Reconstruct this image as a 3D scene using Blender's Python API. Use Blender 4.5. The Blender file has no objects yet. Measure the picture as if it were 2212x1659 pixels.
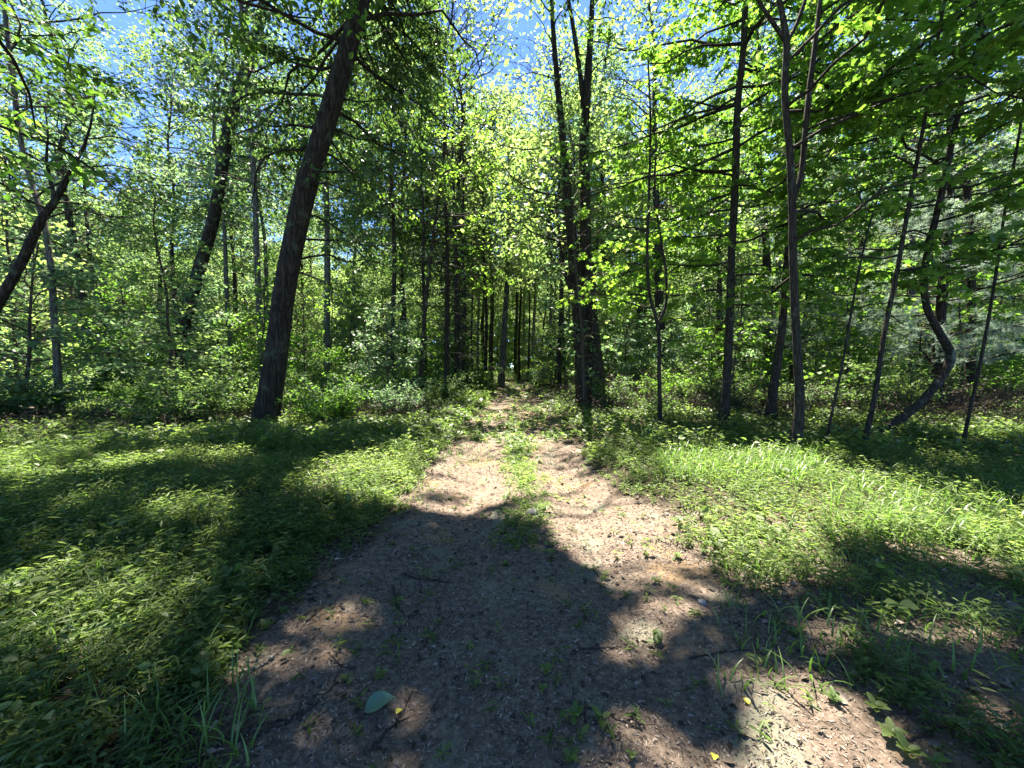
import bpy, math, random
import numpy as np
from mathutils import Vector

# ------------------------------------------------------------------ camera, sky, sun, exposure
W0, F0, U0, V0 = 2212.0, 830.0, 1106.0, 829.5
CAMZ = 1.55
PITCH = math.radians(-2.7)
SUN_EL, SUN_AZ = 68.0, -3.0            # azimuth measured from +Y (straight ahead) towards +X
SUN_STRENGTH, SKY_STRENGTH, EXPOSURE = 5.0, 0.09, 2.74

sc = bpy.context.scene
col = sc.collection
cam_d = bpy.data.cameras.new('camera')
cam_d.sensor_width = 36.0
cam_d.lens = 36.0 * F0 / W0
cam_d.clip_start = 0.05
cam_d.clip_end = 1500
cam = bpy.data.objects.new('camera', cam_d)
cam.location = (0, 0, CAMZ)
cam.rotation_euler = (math.pi / 2 + PITCH, 0, 0)
col.objects.link(cam)
sc.camera = cam

world = bpy.data.worlds.new("World")
sc.world = world
world.use_nodes = True
wn = world.node_tree
sky = wn.nodes.new('ShaderNodeTexSky')
sky.sky_type = 'NISHITA'
sky.sun_disc = False
sky.sun_elevation = math.radians(SUN_EL)
sky.sun_rotation = math.radians(SUN_AZ)
sky.air_density = 0.55
sky.altitude = 1500
sky.dust_density = 0.0
sky.ozone_density = 10.0
wn.links.new(sky.outputs[0], wn.nodes['Background'].inputs[0])
wn.nodes['Background'].inputs[1].default_value = SKY_STRENGTH

SUN = np.array([math.cos(math.radians(SUN_EL)) * math.sin(math.radians(SUN_AZ)),
                math.cos(math.radians(SUN_EL)) * math.cos(math.radians(SUN_AZ)),
                math.sin(math.radians(SUN_EL))])
sd = bpy.data.lights.new('sun', 'SUN')
sd.energy = SUN_STRENGTH
sd.angle = math.radians(0.53)
sd.color = (1.0, 0.95, 0.87)
so = bpy.data.objects.new('sun', sd)
so.rotation_euler = Vector(SUN).to_track_quat('Z', 'Y').to_euler()
so.location = (0, 0, 40)
col.objects.link(so)

sc.view_settings.view_transform = 'Standard'
sc.view_settings.look = 'None'
sc.view_settings.gamma = 1
sc.view_settings.exposure = EXPOSURE
sc.view_settings.use_curve_mapping = False
sc.view_settings.use_white_balance = True
sc.view_settings.white_balance_temperature = 6850
sc.view_settings.white_balance_tint = 8
sc.cycles.max_bounces = 7
sc.cycles.diffuse_bounces = 4
sc.cycles.transmission_bounces = 5
sc.cycles.glossy_bounces = 2
sc.cycles.transparent_max_bounces = 4
sc.cycles.use_denoising = True

rng = np.random.default_rng(7)

# ------------------------------------------------------------------ picture <-> world helpers
cp, sp = math.cos(PITCH), math.sin(PITCH)

def at(u, v, Y):
    """a point Y metres ahead of the camera, in the direction of photo position u, v"""
    a, b = (u - U0) / F0, (V0 - v) / F0
    dy, dz = cp - b * sp, b * cp + sp
    k = Y / dy
    return np.array([a * k, Y, CAMZ + dz * k])

def ground(u, v, z=0.0):
    a, b = (u - U0) / F0, (V0 - v) / F0
    dy, dz = cp - b * sp, b * cp + sp
    k = (z - CAMZ) / dz
    return np.array([a * k, dy * k, z])

def project(P):
    x, y, z = P[:, 0], P[:, 1], P[:, 2] - CAMZ
    d = y * cp + z * sp
    up = -y * sp + z * cp
    d = np.where(d < 0.05, 0.05, d)
    return U0 + F0 * x / d, V0 - F0 * up / d

def vnoise(x, y, seed=0):
    x = np.asarray(x, float); y = np.asarray(y, float)
    xi, yi = np.floor(x), np.floor(y)
    fx, fy = x - xi, y - yi
    fx, fy = fx * fx * (3 - 2 * fx), fy * fy * (3 - 2 * fy)
    def h(a, b):
        v = np.sin(a * 127.1 + b * 311.7 + seed * 74.7) * 43758.5453
        return v - np.floor(v)
    return (h(xi, yi) * (1 - fx) + h(xi + 1, yi) * fx) * (1 - fy) + (h(xi, yi + 1) * (1 - fx) + h(xi + 1, yi + 1) * fx) * fy

def fbm(x, y, seed=0, o=3):
    s, a, t = 0, 1.0, 0
    for i in range(o):
        s = s + a * vnoise(x * 2 ** i, y * 2 ** i, seed + i * 13); t += a; a *= .5
    return s / t

# the trail: left and right edge by distance
TY = [-5, 0, 1.3, 2.0, 2.6, 4.2, 6, 9, 12, 16, 21, 30, 40, 60]
TL = [-1.2, -1.2, -1.2, -1.38, -1.42, -1.2, -1.12, -1.1, -1.05, -1.1, -1.1, -1.0, -.7, .6]
TR = [1.8, 1.8, 1.8, 1.70, 1.45, 1.52, 1.2, 1.15, 1.15, 1.2, 1.25, 1.4, 1.8, 3.0]

def trail_d(x, y):
    """signed distance inside the trail (positive inside)"""
    l, r = np.interp(y, TY, TL), np.interp(y, TY, TR)
    w = 0.75 * (fbm(x * 2.3, y * 2.3, 5) - .5)
    return np.minimum(x - l, r - x) + w

def height(x, y):
    d = trail_d(x, y)
    side = np.clip(-d, 0, 6)
    far = np.clip((y - 8) / 30, 0, 1)
    h = 0.10 * np.clip(side / .8, 0, 1) + 0.35 * (fbm(x * .18, y * .18, 3) - .5) * np.clip(side / 2, 0, 1)
    h = h + 0.10 * (fbm(x * .9, y * .9, 9) - .5) * np.clip(.25 + side, 0, 1)
    c = (np.interp(y, TY, TL) + np.interp(y, TY, TR)) / 2
    track = np.exp(-((np.abs(x - c) - .68) / .26) ** 2)
    h = h - 0.065 * track * (d > 0)
    h = h + 0.03 * (fbm(x * 3, y * 3, 21) - .5) + .8 * far * np.clip(side / 10, 0, 1) * (fbm(x * .07, y * .07, 31) - .4)
    return h

# ------------------------------------------------------------------ where sun reaches the ground through canopy gaps
POLY = [
 [(880,1100),(930,1040),(985,1028),(1090,1018),(1190,1022),(1320,1050),(1430,1080),(1470,1150),(1490,1215),(1470,1255),(1330,1270),(1260,1225),(1200,1180),(1165,1145),(1080,1120),(960,1112)],
 [(1440,1075),(1440,1005),(1560,985),(1760,995),(1960,1060),(2212,1120),(2400,1180),(2400,1330),(2100,1260),(1950,1215),(1800,1205),(1850,1290),(1700,1300),(1560,1250),(1500,1180)],
 [(630,1085),(700,1035),(800,1015),(905,1020),(930,1045),(880,1100),(760,1110)],
 [(1300,1300),(1400,1270),(1530,1265),(1560,1310),(1480,1350),(1420,1400),(1340,1430),(1300,1380),(1320,1340)],
 [(1255,1659),(1270,1600),(1350,1530),(1450,1520),(1490,1570),(1560,1600),(1640,1500),(1740,1440),(1850,1480),(1960,1560),(2040,1659),(2060,1760),(1200,1760)],
 [(900,1012),(990,1000),(980,1030),(900,1045)],
 [(1210,925),(1290,900),(1430,893),(1400,915),(1290,935)],
 [(1880,1380),(2000,1400),(2212,1440),(2212,1400),(2050,1350),(1900,1340)],
 [(0,800),(60,790),(110,830),(70,870),(0,880)],
 [(1700,1340),(1850,1360),(1900,1420),(1790,1400)],
]
ELL = [(1620,1466,38,26),(690,1385,85,60),(700,1590,60,36),(545,1435,75,38),(105,1445,120,55),(352,1168,70,24),
       (860,1640,75,40),(770,1330,50,26),(905,1500,50,40),(1010,1010,90,10),(1200,1465,30,18),(1560,1430,40,16),
       (700,1130,40,12),(2120,1560,90,30),(1345,1230,60,20),(230,1260,40,14),(1010,1290,20,8),(980,905,30,10),(940,880,50,10),(1040,865,30,8),(1405,1560,26,18),(1575,1545,18,12),(1450,1450,16,10),(1180,1560,22,14),(1330,1500,14,9),(960,1590,26,16),(740,1475,22,14),(1700,1560,24,16),(1520,1600,20,12),(640,1500,24,16),(1090,1640,24,14),(830,1400,16,10)]

def lit(gx, gy):
    P = np.stack([gx, gy, np.zeros_like(gx)], 1)
    ok = (gy > .6) & (gy < 34)
    u, v = project(P)
    n1 = vnoise(gx * 4, gy * 4, 2) - .5
    u = u + n1 * np.clip(90 / np.maximum(gy, 1), 6, 60)
    v = v + (vnoise(gx * 4, gy * 4, 8) - .5) * np.clip(120 / np.maximum(gy, 1) ** 1.3, 1.5, 40)
    r = np.zeros(len(gx), bool)
    for p in POLY:
        ins = np.zeros(len(gx), bool)
        for i in range(len(p)):
            (x1, y1), (x2, y2) = p[i], p[i - 1]
            c = ((y1 > v) != (y2 > v))
            xx = (x2 - x1) * (v - y1) / (y2 - y1 + 1e-9) + x1
            ins ^= c & (u < xx)
        r |= ins
    r &= ~((gy > 4.0) & (gx < 1.6) & (gx > -1.6) & (fbm(gx * 1.3, gy * 3.4, 61, 2) < .46))
    for (a, b, c, d) in ELL:
        r |= ((u - a) / c) ** 2 + ((v - b) / d) ** 2 < 1
    far = (gy > 4.9) & (gx > -1.7) & (gx < 1.8)
    r |= (gy > 2) & (gy < 12) & (gx < -1.3) & (fbm(gx * 2.1, gy * 2.1, 144, 2) > .68)
    r |= far & (fbm(gx * 1.5, gy * 2.6, 44, 2) > .60)
    return r & ok

SPOTS = []      # small shafts of sun reaching boughs, bushes and a trunk foot: (u, v, distance, radius)
for (u_, v_, y_, r_) in [(1340,625,9.2,.9),(1425,560,9.2,.7),(30,835,7.5,.9),(740,720,13,1.3),(240,770,13,1.4),(620,800,12,.8),(1010,840,16,1.1),(1930,690,6.8,.45),
        (1600,790,12.5,1.3),(1730,840,6.6,.4),(1790,880,11,1.0),(2060,880,10,.9),(2150,700,13,1.5),(1060,300,23,3.2),(1000,450,22,2.2),(1190,330,26,2.5),(860,600,18,1.6),
        (1300,830,14.5,.8),(420,760,12,1.2),(1490,700,14,1.6),(80,560,12,1.8),(1090,700,29,1.2),(300,400,17,2.2),(150,250,14,1.6),(1700,500,14,1.8),(1900,520,12,1.5),(2000,480,11,1.8),(2100,300,12,2.2),(2000,600,12,1.4),(1110,790,36,3),(1160,720,38,3),(1050,770,30,2),(1110,600,32,3),(1200,760,28,2),(1110,830,27,1.2),(560,560,17,1.5),(1330,400,15,1.6)]:
    p_ = at(u_, v_, y_); h_ = p_[2]; g2 = p_ - SUN * (h_ / SUN[2]); SPOTS.append((g2[0], g2[1], h_, r_))

def litp(P):
    g = P - SUN * (P[:, 2] / SUN[2])[:, None]
    m = lit(g[:, 0], g[:, 1]) & (P[:, 2] > 1.3)
    for (a, b, h, r) in SPOTS:
        m |= ((g[:, 0] - a) ** 2 + (g[:, 1] - b) ** 2 < (r * (.75 + .5 * vnoise(g[:, 0] * 2, g[:, 1] * 2, 6))) ** 2) & (P[:, 2] > h + .8 + r * .5)
    return m

def shade_keep(P):
    """drop leaves whose shadow would land in a sun patch"""
    m = litp(P)
    return ~(m & (rng.random(len(P)) < .97))

# ------------------------------------------------------------------ mesh collecting
class MB:
    def __init__(self): self.v = []; self.f = []; self.t = []; self.n = 0
    def add(self, v, f, tint=0.5):
        v = np.asarray(v, np.float32).reshape(-1, 3)
        f = np.asarray(f, np.int64)
        if not len(v): return
        self.v.append(v); self.f.append(f + self.n)
        self.t.append(np.broadcast_to(np.asarray(tint, np.float32), (len(v),)).copy())
        self.n += len(v)
    def mesh(self, name, m, smooth=False):
        me = bpy.data.meshes.new(name)
        if self.n:
            V = np.concatenate(self.v); T = np.concatenate(self.t)
            L = np.concatenate([f.reshape(-1) for f in self.f])
            S = np.concatenate([np.full(len(f), f.shape[1]) for f in self.f])
            me.vertices.add(len(V)); me.vertices.foreach_set('co', V.reshape(-1))
            me.loops.add(len(L)); me.loops.foreach_set('vertex_index', L.astype(np.int32))
            me.polygons.add(len(S))
            st = np.concatenate([[0], np.cumsum(S)[:-1]])
            me.polygons.foreach_set('loop_start', st.astype(np.int32))
            if smooth: me.polygons.foreach_set('use_smooth', np.ones(len(S), bool))
            at_ = me.attributes.new('tint', 'FLOAT', 'POINT')
            at_.data.foreach_set('value', T)
            me.update(calc_edges=True)
        me.materials.append(m)
        return me
    def build(self, name, m, parent=None, smooth=False):
        return link(name, self.mesh(name, m, smooth), parent)

def link(name, me, parent=None):
    o = bpy.data.objects.new(name, me); col.objects.link(o)
    if parent is not None: o.parent = parent
    return o

def tag(o, label=None, cat=None, group=None, kind=None):
    if label: o['label'] = label
    if cat: o['category'] = cat
    if group: o['group'] = group
    if kind: o['kind'] = kind
    return o

def empty(name, loc=(0, 0, 0)):
    o = bpy.data.objects.new(name, None); o.location = loc; o.empty_display_size = .2
    col.objects.link(o); return o

def norm(a): return a / np.maximum(np.linalg.norm(a, axis=-1, keepdims=True), 1e-9)

def tubes(mb, P, R, m=5, tint=.5, lump=0.0, cap=False):
    """P (n,k,3), R (n,k)"""
    P = np.asarray(P, float); R = np.asarray(R, float)
    if P.ndim == 2: P = P[None]; R = R[None]
    n, k, _ = P.shape
    T = norm(np.gradient(P, axis=1))
    ref = np.where(np.abs(T[..., 2:3]) > .9, np.array([0., 1., 0.]), np.array([0., 0., 1.]))
    if k > 6: ref = np.broadcast_to(np.where(np.abs(T[:, :1, 2:3]).mean() > .6, np.array([0.05, 1., 0.]), np.array([0., 0.05, 1.])), T.shape)
    A = norm(np.cross(T, ref)); B = np.cross(T, A)
    an = np.arange(m) * 2 * math.pi / m
    r = R[..., None] * (1 + (lump * (rng.random((n, k, m)) - .5) if lump else 0))
    V = P[:, :, None] + r[..., None] * (np.cos(an)[:, None] * A[:, :, None] + np.sin(an)[:, None] * B[:, :, None])
    i = np.arange(n)[:, None, None] * k * m; j = np.arange(k - 1)[None, :, None] * m; q = np.arange(m)[None, None]
    q2 = (q + 1) % m
    F = np.stack([i + j + q, i + j + q2, i + j + m + q2, i + j + m + q], -1).reshape(-1, 4)
    if cap:
        Fc = (np.arange(n)[:, None] * k * m + (k - 1) * m + np.arange(m)[None])
        mb.add(V.reshape(-1, 3), F, tint)
        mb.f.append(Fc + mb.n - n * k * m)
    else:
        mb.add(V.reshape(-1, 3), F, tint)

def smooth_path(P, R, n):
    P = np.asarray(P, float); R = np.asarray(R, float)
    s = np.concatenate([[0], np.cumsum(np.linalg.norm(np.diff(P, axis=0), axis=1))])
    t = np.linspace(0, s[-1], n)
    m = np.gradient(P, s, axis=0)
    i = np.clip(np.searchsorted(s, t, 'right') - 1, 0, len(s) - 2)
    h = (s[i + 1] - s[i])[:, None]; x = ((t - s[i])[:, None]) / h
    Q = (2*x**3-3*x**2+1)*P[i] + (x**3-2*x**2+x)*h*m[i] + (-2*x**3+3*x**2)*P[i+1] + (x**3-x**2)*h*m[i+1]
    return Q, np.interp(t, s, R)

# leaf templates: verts (x across, y along, z out) and faces
def tmpl_oval(w=.3, fold=.10, droop=.10):
    v = [(0,0,0),(w*.75,.28,fold),(w,.58,fold),(0,1,-droop),(-w,.58,fold),(-w*.75,.28,fold)]
    return np.array(v, float), np.array([[0,1,2,3],[0,3,4,5]])
def tmpl_maple():
    h = [(.42,-.10,-.04),(.30,.16,.03),(.62,.46,-.08),(.22,.50,.03)]
    v = [(0,0,0)] + h + [(0,1,-.12)] + [(-x,y,z) for x,y,z in h[::-1]]
    return np.array(v, float), np.array([[0,1,2,3,4,5],[0,5,6,7,8,9]])
def tmpl_dia(w=.36):
    return np.array([(0,0,0),(w,.5,.08),(0,1,-.06),(-w,.5,-.04)], float), np.array([[0,1,2,3]])
def tmpl_lance(w=.11):
    v = [(0,0,0),(w,.3,.03),(w*.8,.65,.0),(0,1,-.18),(-w*.8,.65,.0),(-w,.3,.03)]
    return np.array(v, float), np.array([[0,1,2,3],[0,3,4,5]])
def tmpl_tuft():
    v = []; f = []
    for i in range(7):
        a = -1.0 + i * .333; b = [.25,-.2,.1,-.3,.3,-.1,.2][i]
        d = np.array([math.sin(a), math.cos(a), b]); c = np.array([math.cos(a), -math.sin(a), 0]) * .035
        v += [tuple(-c), tuple(c), tuple(d)]; f.append([3*i,3*i+1,3*i+2])
    return np.array(v, float), np.array(f)
OVAL, MAPLE, DIA, LANCE, TUFT = tmpl_oval(), tmpl_maple(), tmpl_dia(), tmpl_lance(), tmpl_tuft()

def leaves(mb, P, D, N, S, tm, tint):
    if not len(P): return
    tv, tf = tm
    D = norm(D); B = norm(np.cross(D, N)); N = np.cross(B, D)
    V = P[:, None] + S[:, None, None] * (tv[None, :, 0:1] * B[:, None] + tv[None, :, 1:2] * D[:, None] + tv[None, :, 2:3] * N[:, None])
    k = len(tv)
    F = (np.arange(len(P))[:, None, None] * k + tf[None]).reshape(-1, tf.shape[1])
    mb.add(V.reshape(-1, 3), F, np.repeat(tint, k))

# ------------------------------------------------------------------ branching
def grow(starts, azi, el0, el1, L, r0, K=7, wob=.25, r1=.004):
    n = len(starts)
    t = np.linspace(0, 1, K)
    el = np.radians(el0)[:, None] + (np.radians(el1) - np.radians(el0))[:, None] * t[None]
    az = azi[:, None] + np.cumsum(rng.normal(0, wob, (n, K)), 1) * .6
    el = el + rng.normal(0, wob * .6, (n, K))
    st = np.stack([np.cos(el) * np.sin(az), np.cos(el) * np.cos(az), np.sin(el)], -1) * (L / (K - 1))[:, None, None]
    P = starts[:, None] + np.concatenate([np.zeros((n, 1, 3)), np.cumsum(st[:, :-1], 1)], 1)
    R = r0[:, None] * (1 - t[None]) ** .8 + r1
    return P, R

def sample_paths(P, idx, t):
    K = P.shape[1]; x = t * (K - 1); i = np.clip(x.astype(int), 0, K - 2); f = (x - i)[:, None]
    a, b = P[idx, i], P[idx, i + 1]
    return a * (1 - f) + b * f, norm(b - a)

def side_shoots(P, L, spacing, ratio, t0=.2, K=4, ang=(35, 70), flat=.25, rmul=.006, droop=0., lmin=.12, rend=.0025):
    cnt = np.maximum(1, ((1 - t0) * L / spacing)).astype(int)
    idx = np.repeat(np.arange(len(P)), cnt)
    k = np.concatenate([np.arange(c) for c in cnt])
    t = t0 + (1 - t0) * (k + rng.random(len(k))) / cnt[idx]
    t = np.clip(t, 0, .995)
    p, T = sample_paths(P, idx, t)
    side = np.where(k % 2 == 0, 1., -1.)
    a = np.radians(rng.uniform(ang[0], ang[1], len(k))) * side
    az = np.arctan2(T[:, 0], T[:, 1]) + a
    el = np.degrees(np.arcsin(np.clip(T[:, 2], -1, 1))) * .6 + rng.normal(0, 1, len(k)) * 60 * flat
    ln = np.maximum(lmin, ratio * L[idx] * (1 - .62 * t) * rng.uniform(.6, 1.25, len(k)))
    Q, R = grow(p, az, el, el - droop, ln, ln * rmul + .001, K, .18, rend)
    return Q, R, ln

def leaf_on(P, L, spacing, size, spread=.4, down=.25, off=0., t0=.1, sv=.3):
    cnt = np.maximum(1, ((1 - t0) * L / spacing)).astype(int)
    idx = np.repeat(np.arange(len(P)), cnt)
    k = np.concatenate([np.arange(c) for c in cnt])
    t = np.clip(t0 + (1 - t0) * (k + .5 * rng.random(len(k))) / cnt[idx] + .05, 0, 1)
    p, T = sample_paths(P, idx, t)
    s = np.where(k % 2 == 0, 1., -1.)[:, None]
    side = norm(np.cross(T, np.array([0, 0, 1.]))) * s
    D = norm(T * .6 + side * .8 + rng.normal(0, .25, p.shape) + np.array([0, 0, -down]))
    N = norm(np.array([0, 0, 1.]) + rng.normal(0, spread, p.shape))
    S = size * rng.uniform(1 - sv, 1 + sv, len(k))
    p = p + rng.normal(0, 1, p.shape) * off
    return p, D, N, S

class Cloud:
    """a leaf cloud kept as arrays"""
    def __init__(self): self.a = []
    def add(self, p, D, N, S, tint): self.a.append((p, D, N, S, tint))
    def get(self):
        return [np.concatenate([x[i] for x in self.a]) for i in range(5)]

def trunk_point(P, R, z):
    zz = P[:, 2]
    o = np.argsort(zz)
    return np.stack([np.interp(z, zz[o], P[o, i]) for i in range(3)], 1), np.interp(z, zz[o], R[o])

MASKED = [True]
def unlit(q, r, l):
    if not MASKED[0]: return q, r, l
    k = ~litp(q[:, q.shape[1] // 2]); return q[k], r[k], l[k]

def crown(mb, cl, P, R, z0, z1, n, L, el=(45, 5), elend=(-15), sub=None, twig=None, leaf=.1, sp=.07, tintc=.5,
          azr=None, avoid=0, prof='round', spread=.4, down=.3, off=0., limbm=5, wob=.36, ratio=.42, subsp=.3, flat=.25, twigsp=.18, draw_twigs=True):
    z = np.linspace(z0, z1, n) + rng.uniform(-.5, .5, n) * (z1 - z0) / n
    st, tr = trunk_point(P, R, z)
    f = (z - z0) / max(z1 - z0, .1)
    if prof == 'round': pr = np.sqrt(np.clip(1 - ((f - .38) / .66) ** 2, .06, 1))
    elif prof == 'cone': pr = 1.05 - .85 * f
    elif prof == 'flat': pr = 1.0 - .45 * f
    az = np.arange(n) * 2.4 + rng.random(n) * .8 if azr is None else np.radians(rng.uniform(azr[0], azr[1], n))
    if avoid:
        tc_ = math.atan2(-P[:, 0].mean(), -P[:, 1].mean())
        dd = (az - tc_ + math.pi) % (2 * math.pi) - math.pi
        a_ = math.radians(avoid)
        az = np.where((np.abs(dd) < a_), tc_ + np.sign(dd + 1e-6) * (a_ + rng.random(n) * 1.2), az)
    LL = L * pr * rng.uniform(.65, 1.15, n)
    e0 = el[1] + (el[0] - el[1]) * f + rng.normal(0, 8, n)
    rr = np.minimum(tr * .5, LL * .0075 + .004)
    Q, Rq = grow(st, az, e0, e0 + elend, LL, rr, 8, wob)
    if MASKED[0]:
        g_ = Q.reshape(-1, 3); g_ = g_ - SUN * (g_[:, 2] / SUN[2])[:, None]
        hit = (lit(g_[:, 0], g_[:, 1])).reshape(Q.shape[:2])[:, 2:].mean(1)
        kk = hit < .34; Q, Rq, LL = Q[kk], Rq[kk], LL[kk]
    tubes(mb, Q, Rq, limbm)
    q2, r2, l2 = unlit(*side_shoots(Q, LL, subsp, ratio, .18, flat=flat, droop=10))
    tubes(mb, q2, r2, 3)
    if twig:
        q3, r3, l3 = unlit(*side_shoots(q2, l2, twigsp, .5, .15, K=3, flat=flat, droop=15))
        if draw_twigs: tubes(mb, q3, r3, 3)
        src = [(q2, l2), (q3, l3)]
    else: src = [(q2, l2)]
    for (q, l) in src:
        p, D, N, S = leaf_on(q, l, sp, leaf, spread, down, off)
        ti = np.clip(rng.normal(tintc, .16, len(p)) + .15 * (vnoise(p[:, 0] * .7, p[:, 2] * .7 + p[:, 1] * .5, 3) - .5), 0, 1)
        cl.add(p, D, N, S, ti)

# ------------------------------------------------------------------ materials
def nodes(name):
    m = bpy.data.materials.new(name); m.use_nodes = True
    nt = m.node_tree; b = nt.nodes['Principled BSDF']
    return m, nt, b
def N_(nt, t, **k):
    n = nt.nodes.new(t)
    for a, v in k.items(): setattr(n, a, v)
    return n
def ramp(nt, src, stops):
    r = nt.nodes.new('ShaderNodeValToRGB')
    cr = r.color_ramp
    while len(cr.elements) < len(stops): cr.elements.new(.5)
    for e, (p, c) in zip(cr.elements, stops): e.position = p; e.color = (*c, 1)
    nt.links.new(src, r.inputs[0]); return r

def leaf_mat(name, c0, c1, c2, trans, tmix=.45, rough=.42, spec=.45):
    """c0 dark, c1 mid, c2 light leaf colours chosen leaf by leaf; trans multiplies light coming through"""
    m, nt, b = nodes(name); L = nt.links
    at_ = N_(nt, 'ShaderNodeAttribute', attribute_name='tint')
    oi = N_(nt, 'ShaderNodeObjectInfo')
    ad = N_(nt, 'ShaderNodeMath', operation='MULTIPLY_ADD'); L.new(oi.outputs['Random'], ad.inputs[0]); ad.inputs[1].default_value = .3; ad.inputs[2].default_value = -.15
    a2 = N_(nt, 'ShaderNodeMath', operation='ADD', use_clamp=True); L.new(at_.outputs['Fac'], a2.inputs[0]); L.new(ad.outputs[0], a2.inputs[1])
    r = ramp(nt, a2.outputs[0], [(.05, c0), (.5, c1), (.95, c2)])
    L.new(r.outputs[0], b.inputs['Base Color'])
    b.inputs['Roughness'].default_value = rough
    b.inputs['Specular IOR Level'].default_value = spec
    tr = N_(nt, 'ShaderNodeBsdfTranslucent')
    mx = N_(nt, 'ShaderNodeMix', data_type='RGBA', blend_type='MULTIPLY'); mx.inputs[0].default_value = 1
    L.new(r.outputs[0], mx.inputs[6]); mx.inputs[7].default_value = (*trans, 1)
    L.new(mx.outputs[2], tr.inputs['Color'])
    ms = N_(nt, 'ShaderNodeMixShader'); ms.inputs[0].default_value = tmix
    L.new(b.outputs[0], ms.inputs[1]); L.new(tr.outputs[0], ms.inputs[2])
    L.new(ms.outputs[0], nt.nodes['Material Output'].inputs[0])
    return m

M = {}
M['maple'] = leaf_mat('maple_leaf', (.045, .085, .018), (.08, .138, .026), (.14, .205, .038), (2.3, 2.8, 1.5), .5, .5, .3)
M['oval'] = leaf_mat('oval_leaf', (.030, .058, .022), (.052, .092, .028), (.088, .135, .035), (2.4, 2.6, 1.5), .4, .48, .35)
M['canopy'] = leaf_mat('canopy_leaf', (.055, .088, .033), (.095, .14, .045), (.16, .205, .075), (2.8, 3.0, 2.1), .5, .48, .35)
M['canopyb'] = leaf_mat('canopy_leaf_cool', (.046, .082, .045), (.08, .13, .062), (.14, .19, .10), (2.7, 2.9, 2.2), .48, .48, .35)
M['shrub'] = leaf_mat('shrub_leaf', (.046, .08, .03), (.078, .125, .04), (.13, .18, .06), (2.6, 2.8, 1.8), .48, .48, .35)
M['pine'] = leaf_mat('pine_needle', (.09, .13, .10), (.15, .20, .155), (.22, .28, .23), (1.6, 1.7, 1.5), .4, .5, .3)
M['cover'] = leaf_mat('cover_leaf', (.046, .076, .020), (.082, .122, .034), (.145, .185, .06), (2.5, 2.7, 1.7), .48, .48, .35)
M['grass'] = leaf_mat('grass_blade', (.05, .10, .02), (.09, .16, .03), (.17, .25, .07), (2.0, 2.3, 1.4), .4, .4, .5)
M['litter'] = leaf_mat('litter', (.035, .027, .019), (.145, .115, .09), (.34, .275, .225), (1.1, 1.05, .9), .1, .75, .2)
M['dead'] = leaf_mat('dead_leaf', (.035, .027, .017), (.095, .073, .048), (.19, .155, .11), (1.2, 1.1, .9), .15, .75, .2)

def bark_mat(name, dark, mid, light, lichen=None, scale=9., lic=.62):
    m, nt, b = nodes(name); L = nt.links
    tc = N_(nt, 'ShaderNodeTexCoord')
    mp = N_(nt, 'ShaderNodeMapping'); mp.inputs['Scale'].default_value = (scale, scale, scale * .16)
    L.new(tc.outputs['Object'], mp.inputs[0])
    n1 = N_(nt, 'ShaderNodeTexNoise'); n1.inputs['Scale'].default_value = 1.6; n1.inputs['Detail'].default_value = 8; n1.inputs['Roughness'].default_value = .7
    L.new(mp.outputs[0], n1.inputs['Vector'])
    vo = N_(nt, 'ShaderNodeTexVoronoi', feature='DISTANCE_TO_EDGE'); vo.inputs['Scale'].default_value = 1.5
    L.new(mp.outputs[0], vo.inputs['Vector'])
    r = ramp(nt, n1.outputs['Fac'], [(.3, dark), (.52, mid), (.75, light)])
    cr = ramp(nt, vo.outputs['Distance'], [(.0, (.35, .33, .3)), (.16, (1, 1, 1))])
    mu = N_(nt, 'ShaderNodeMix', data_type='RGBA', blend_type='MULTIPLY'); mu.inputs[0].default_value = .85
    L.new(r.outputs[0], mu.inputs[6]); L.new(cr.outputs[0], mu.inputs[7])
    out = mu.outputs[2]
    if lichen:
        n2 = N_(nt, 'ShaderNodeTexNoise'); n2.inputs['Scale'].default_value = 3.3; n2.inputs['Detail'].default_value = 5
        L.new(tc.outputs['Object'], n2.inputs['Vector'])
        r2 = ramp(nt, n2.outputs['Fac'], [(lic - .04, (0, 0, 0)), (lic + .06, (1, 1, 1))])
        m2 = N_(nt, 'ShaderNodeMix', data_type='RGBA'); L.new(r2.outputs[0], m2.inputs[0])
        L.new(out, m2.inputs[6]); m2.inputs[7].default_value = (*lichen, 1)
        out = m2.outputs[2]
    L.new(out, b.inputs['Base Color'])
    b.inputs['Roughness'].default_value = .9; b.inputs['Specular IOR Level'].default_value = .2
    bp = N_(nt, 'ShaderNodeBump'); bp.inputs['Strength'].default_value = 1.0; bp.inputs['Distance'].default_value = .06
    sm = N_(nt, 'ShaderNodeMath', operation='MULTIPLY_ADD'); L.new(vo.outputs['Distance'], sm.inputs[0]); sm.inputs[1].default_value = 1.6; L.new(n1.outputs['Fac'], sm.inputs[2])
    L.new(sm.outputs[0], bp.inputs['Height']); L.new(bp.outputs[0], b.inputs['Normal'])
    return m
M['bark'] = bark_mat('bark_dark', (.010, .008, .006), (.040, .031, .022), (.11, .088, .065), (.065, .08, .045))
M['barkm'] = bark_mat('bark_maple', (.022, .018, .012), (.06, .048, .034), (.12, .10, .075), (.13, .14, .10), 14., .64)
M['barkp'] = bark_mat('bark_pale', (.06, .055, .045), (.15, .14, .12), (.28, .265, .24), (.26, .27, .22), 10.)
M['twig'] = bark_mat('twig', (.05, .04, .03), (.11, .085, .065), (.22, .18, .15), None, 20.)
M['palewood'] = bark_mat('weathered_wood', (.2, .16, .12), (.36, .31, .25), (.55, .5, .43), None, 20.)

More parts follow.
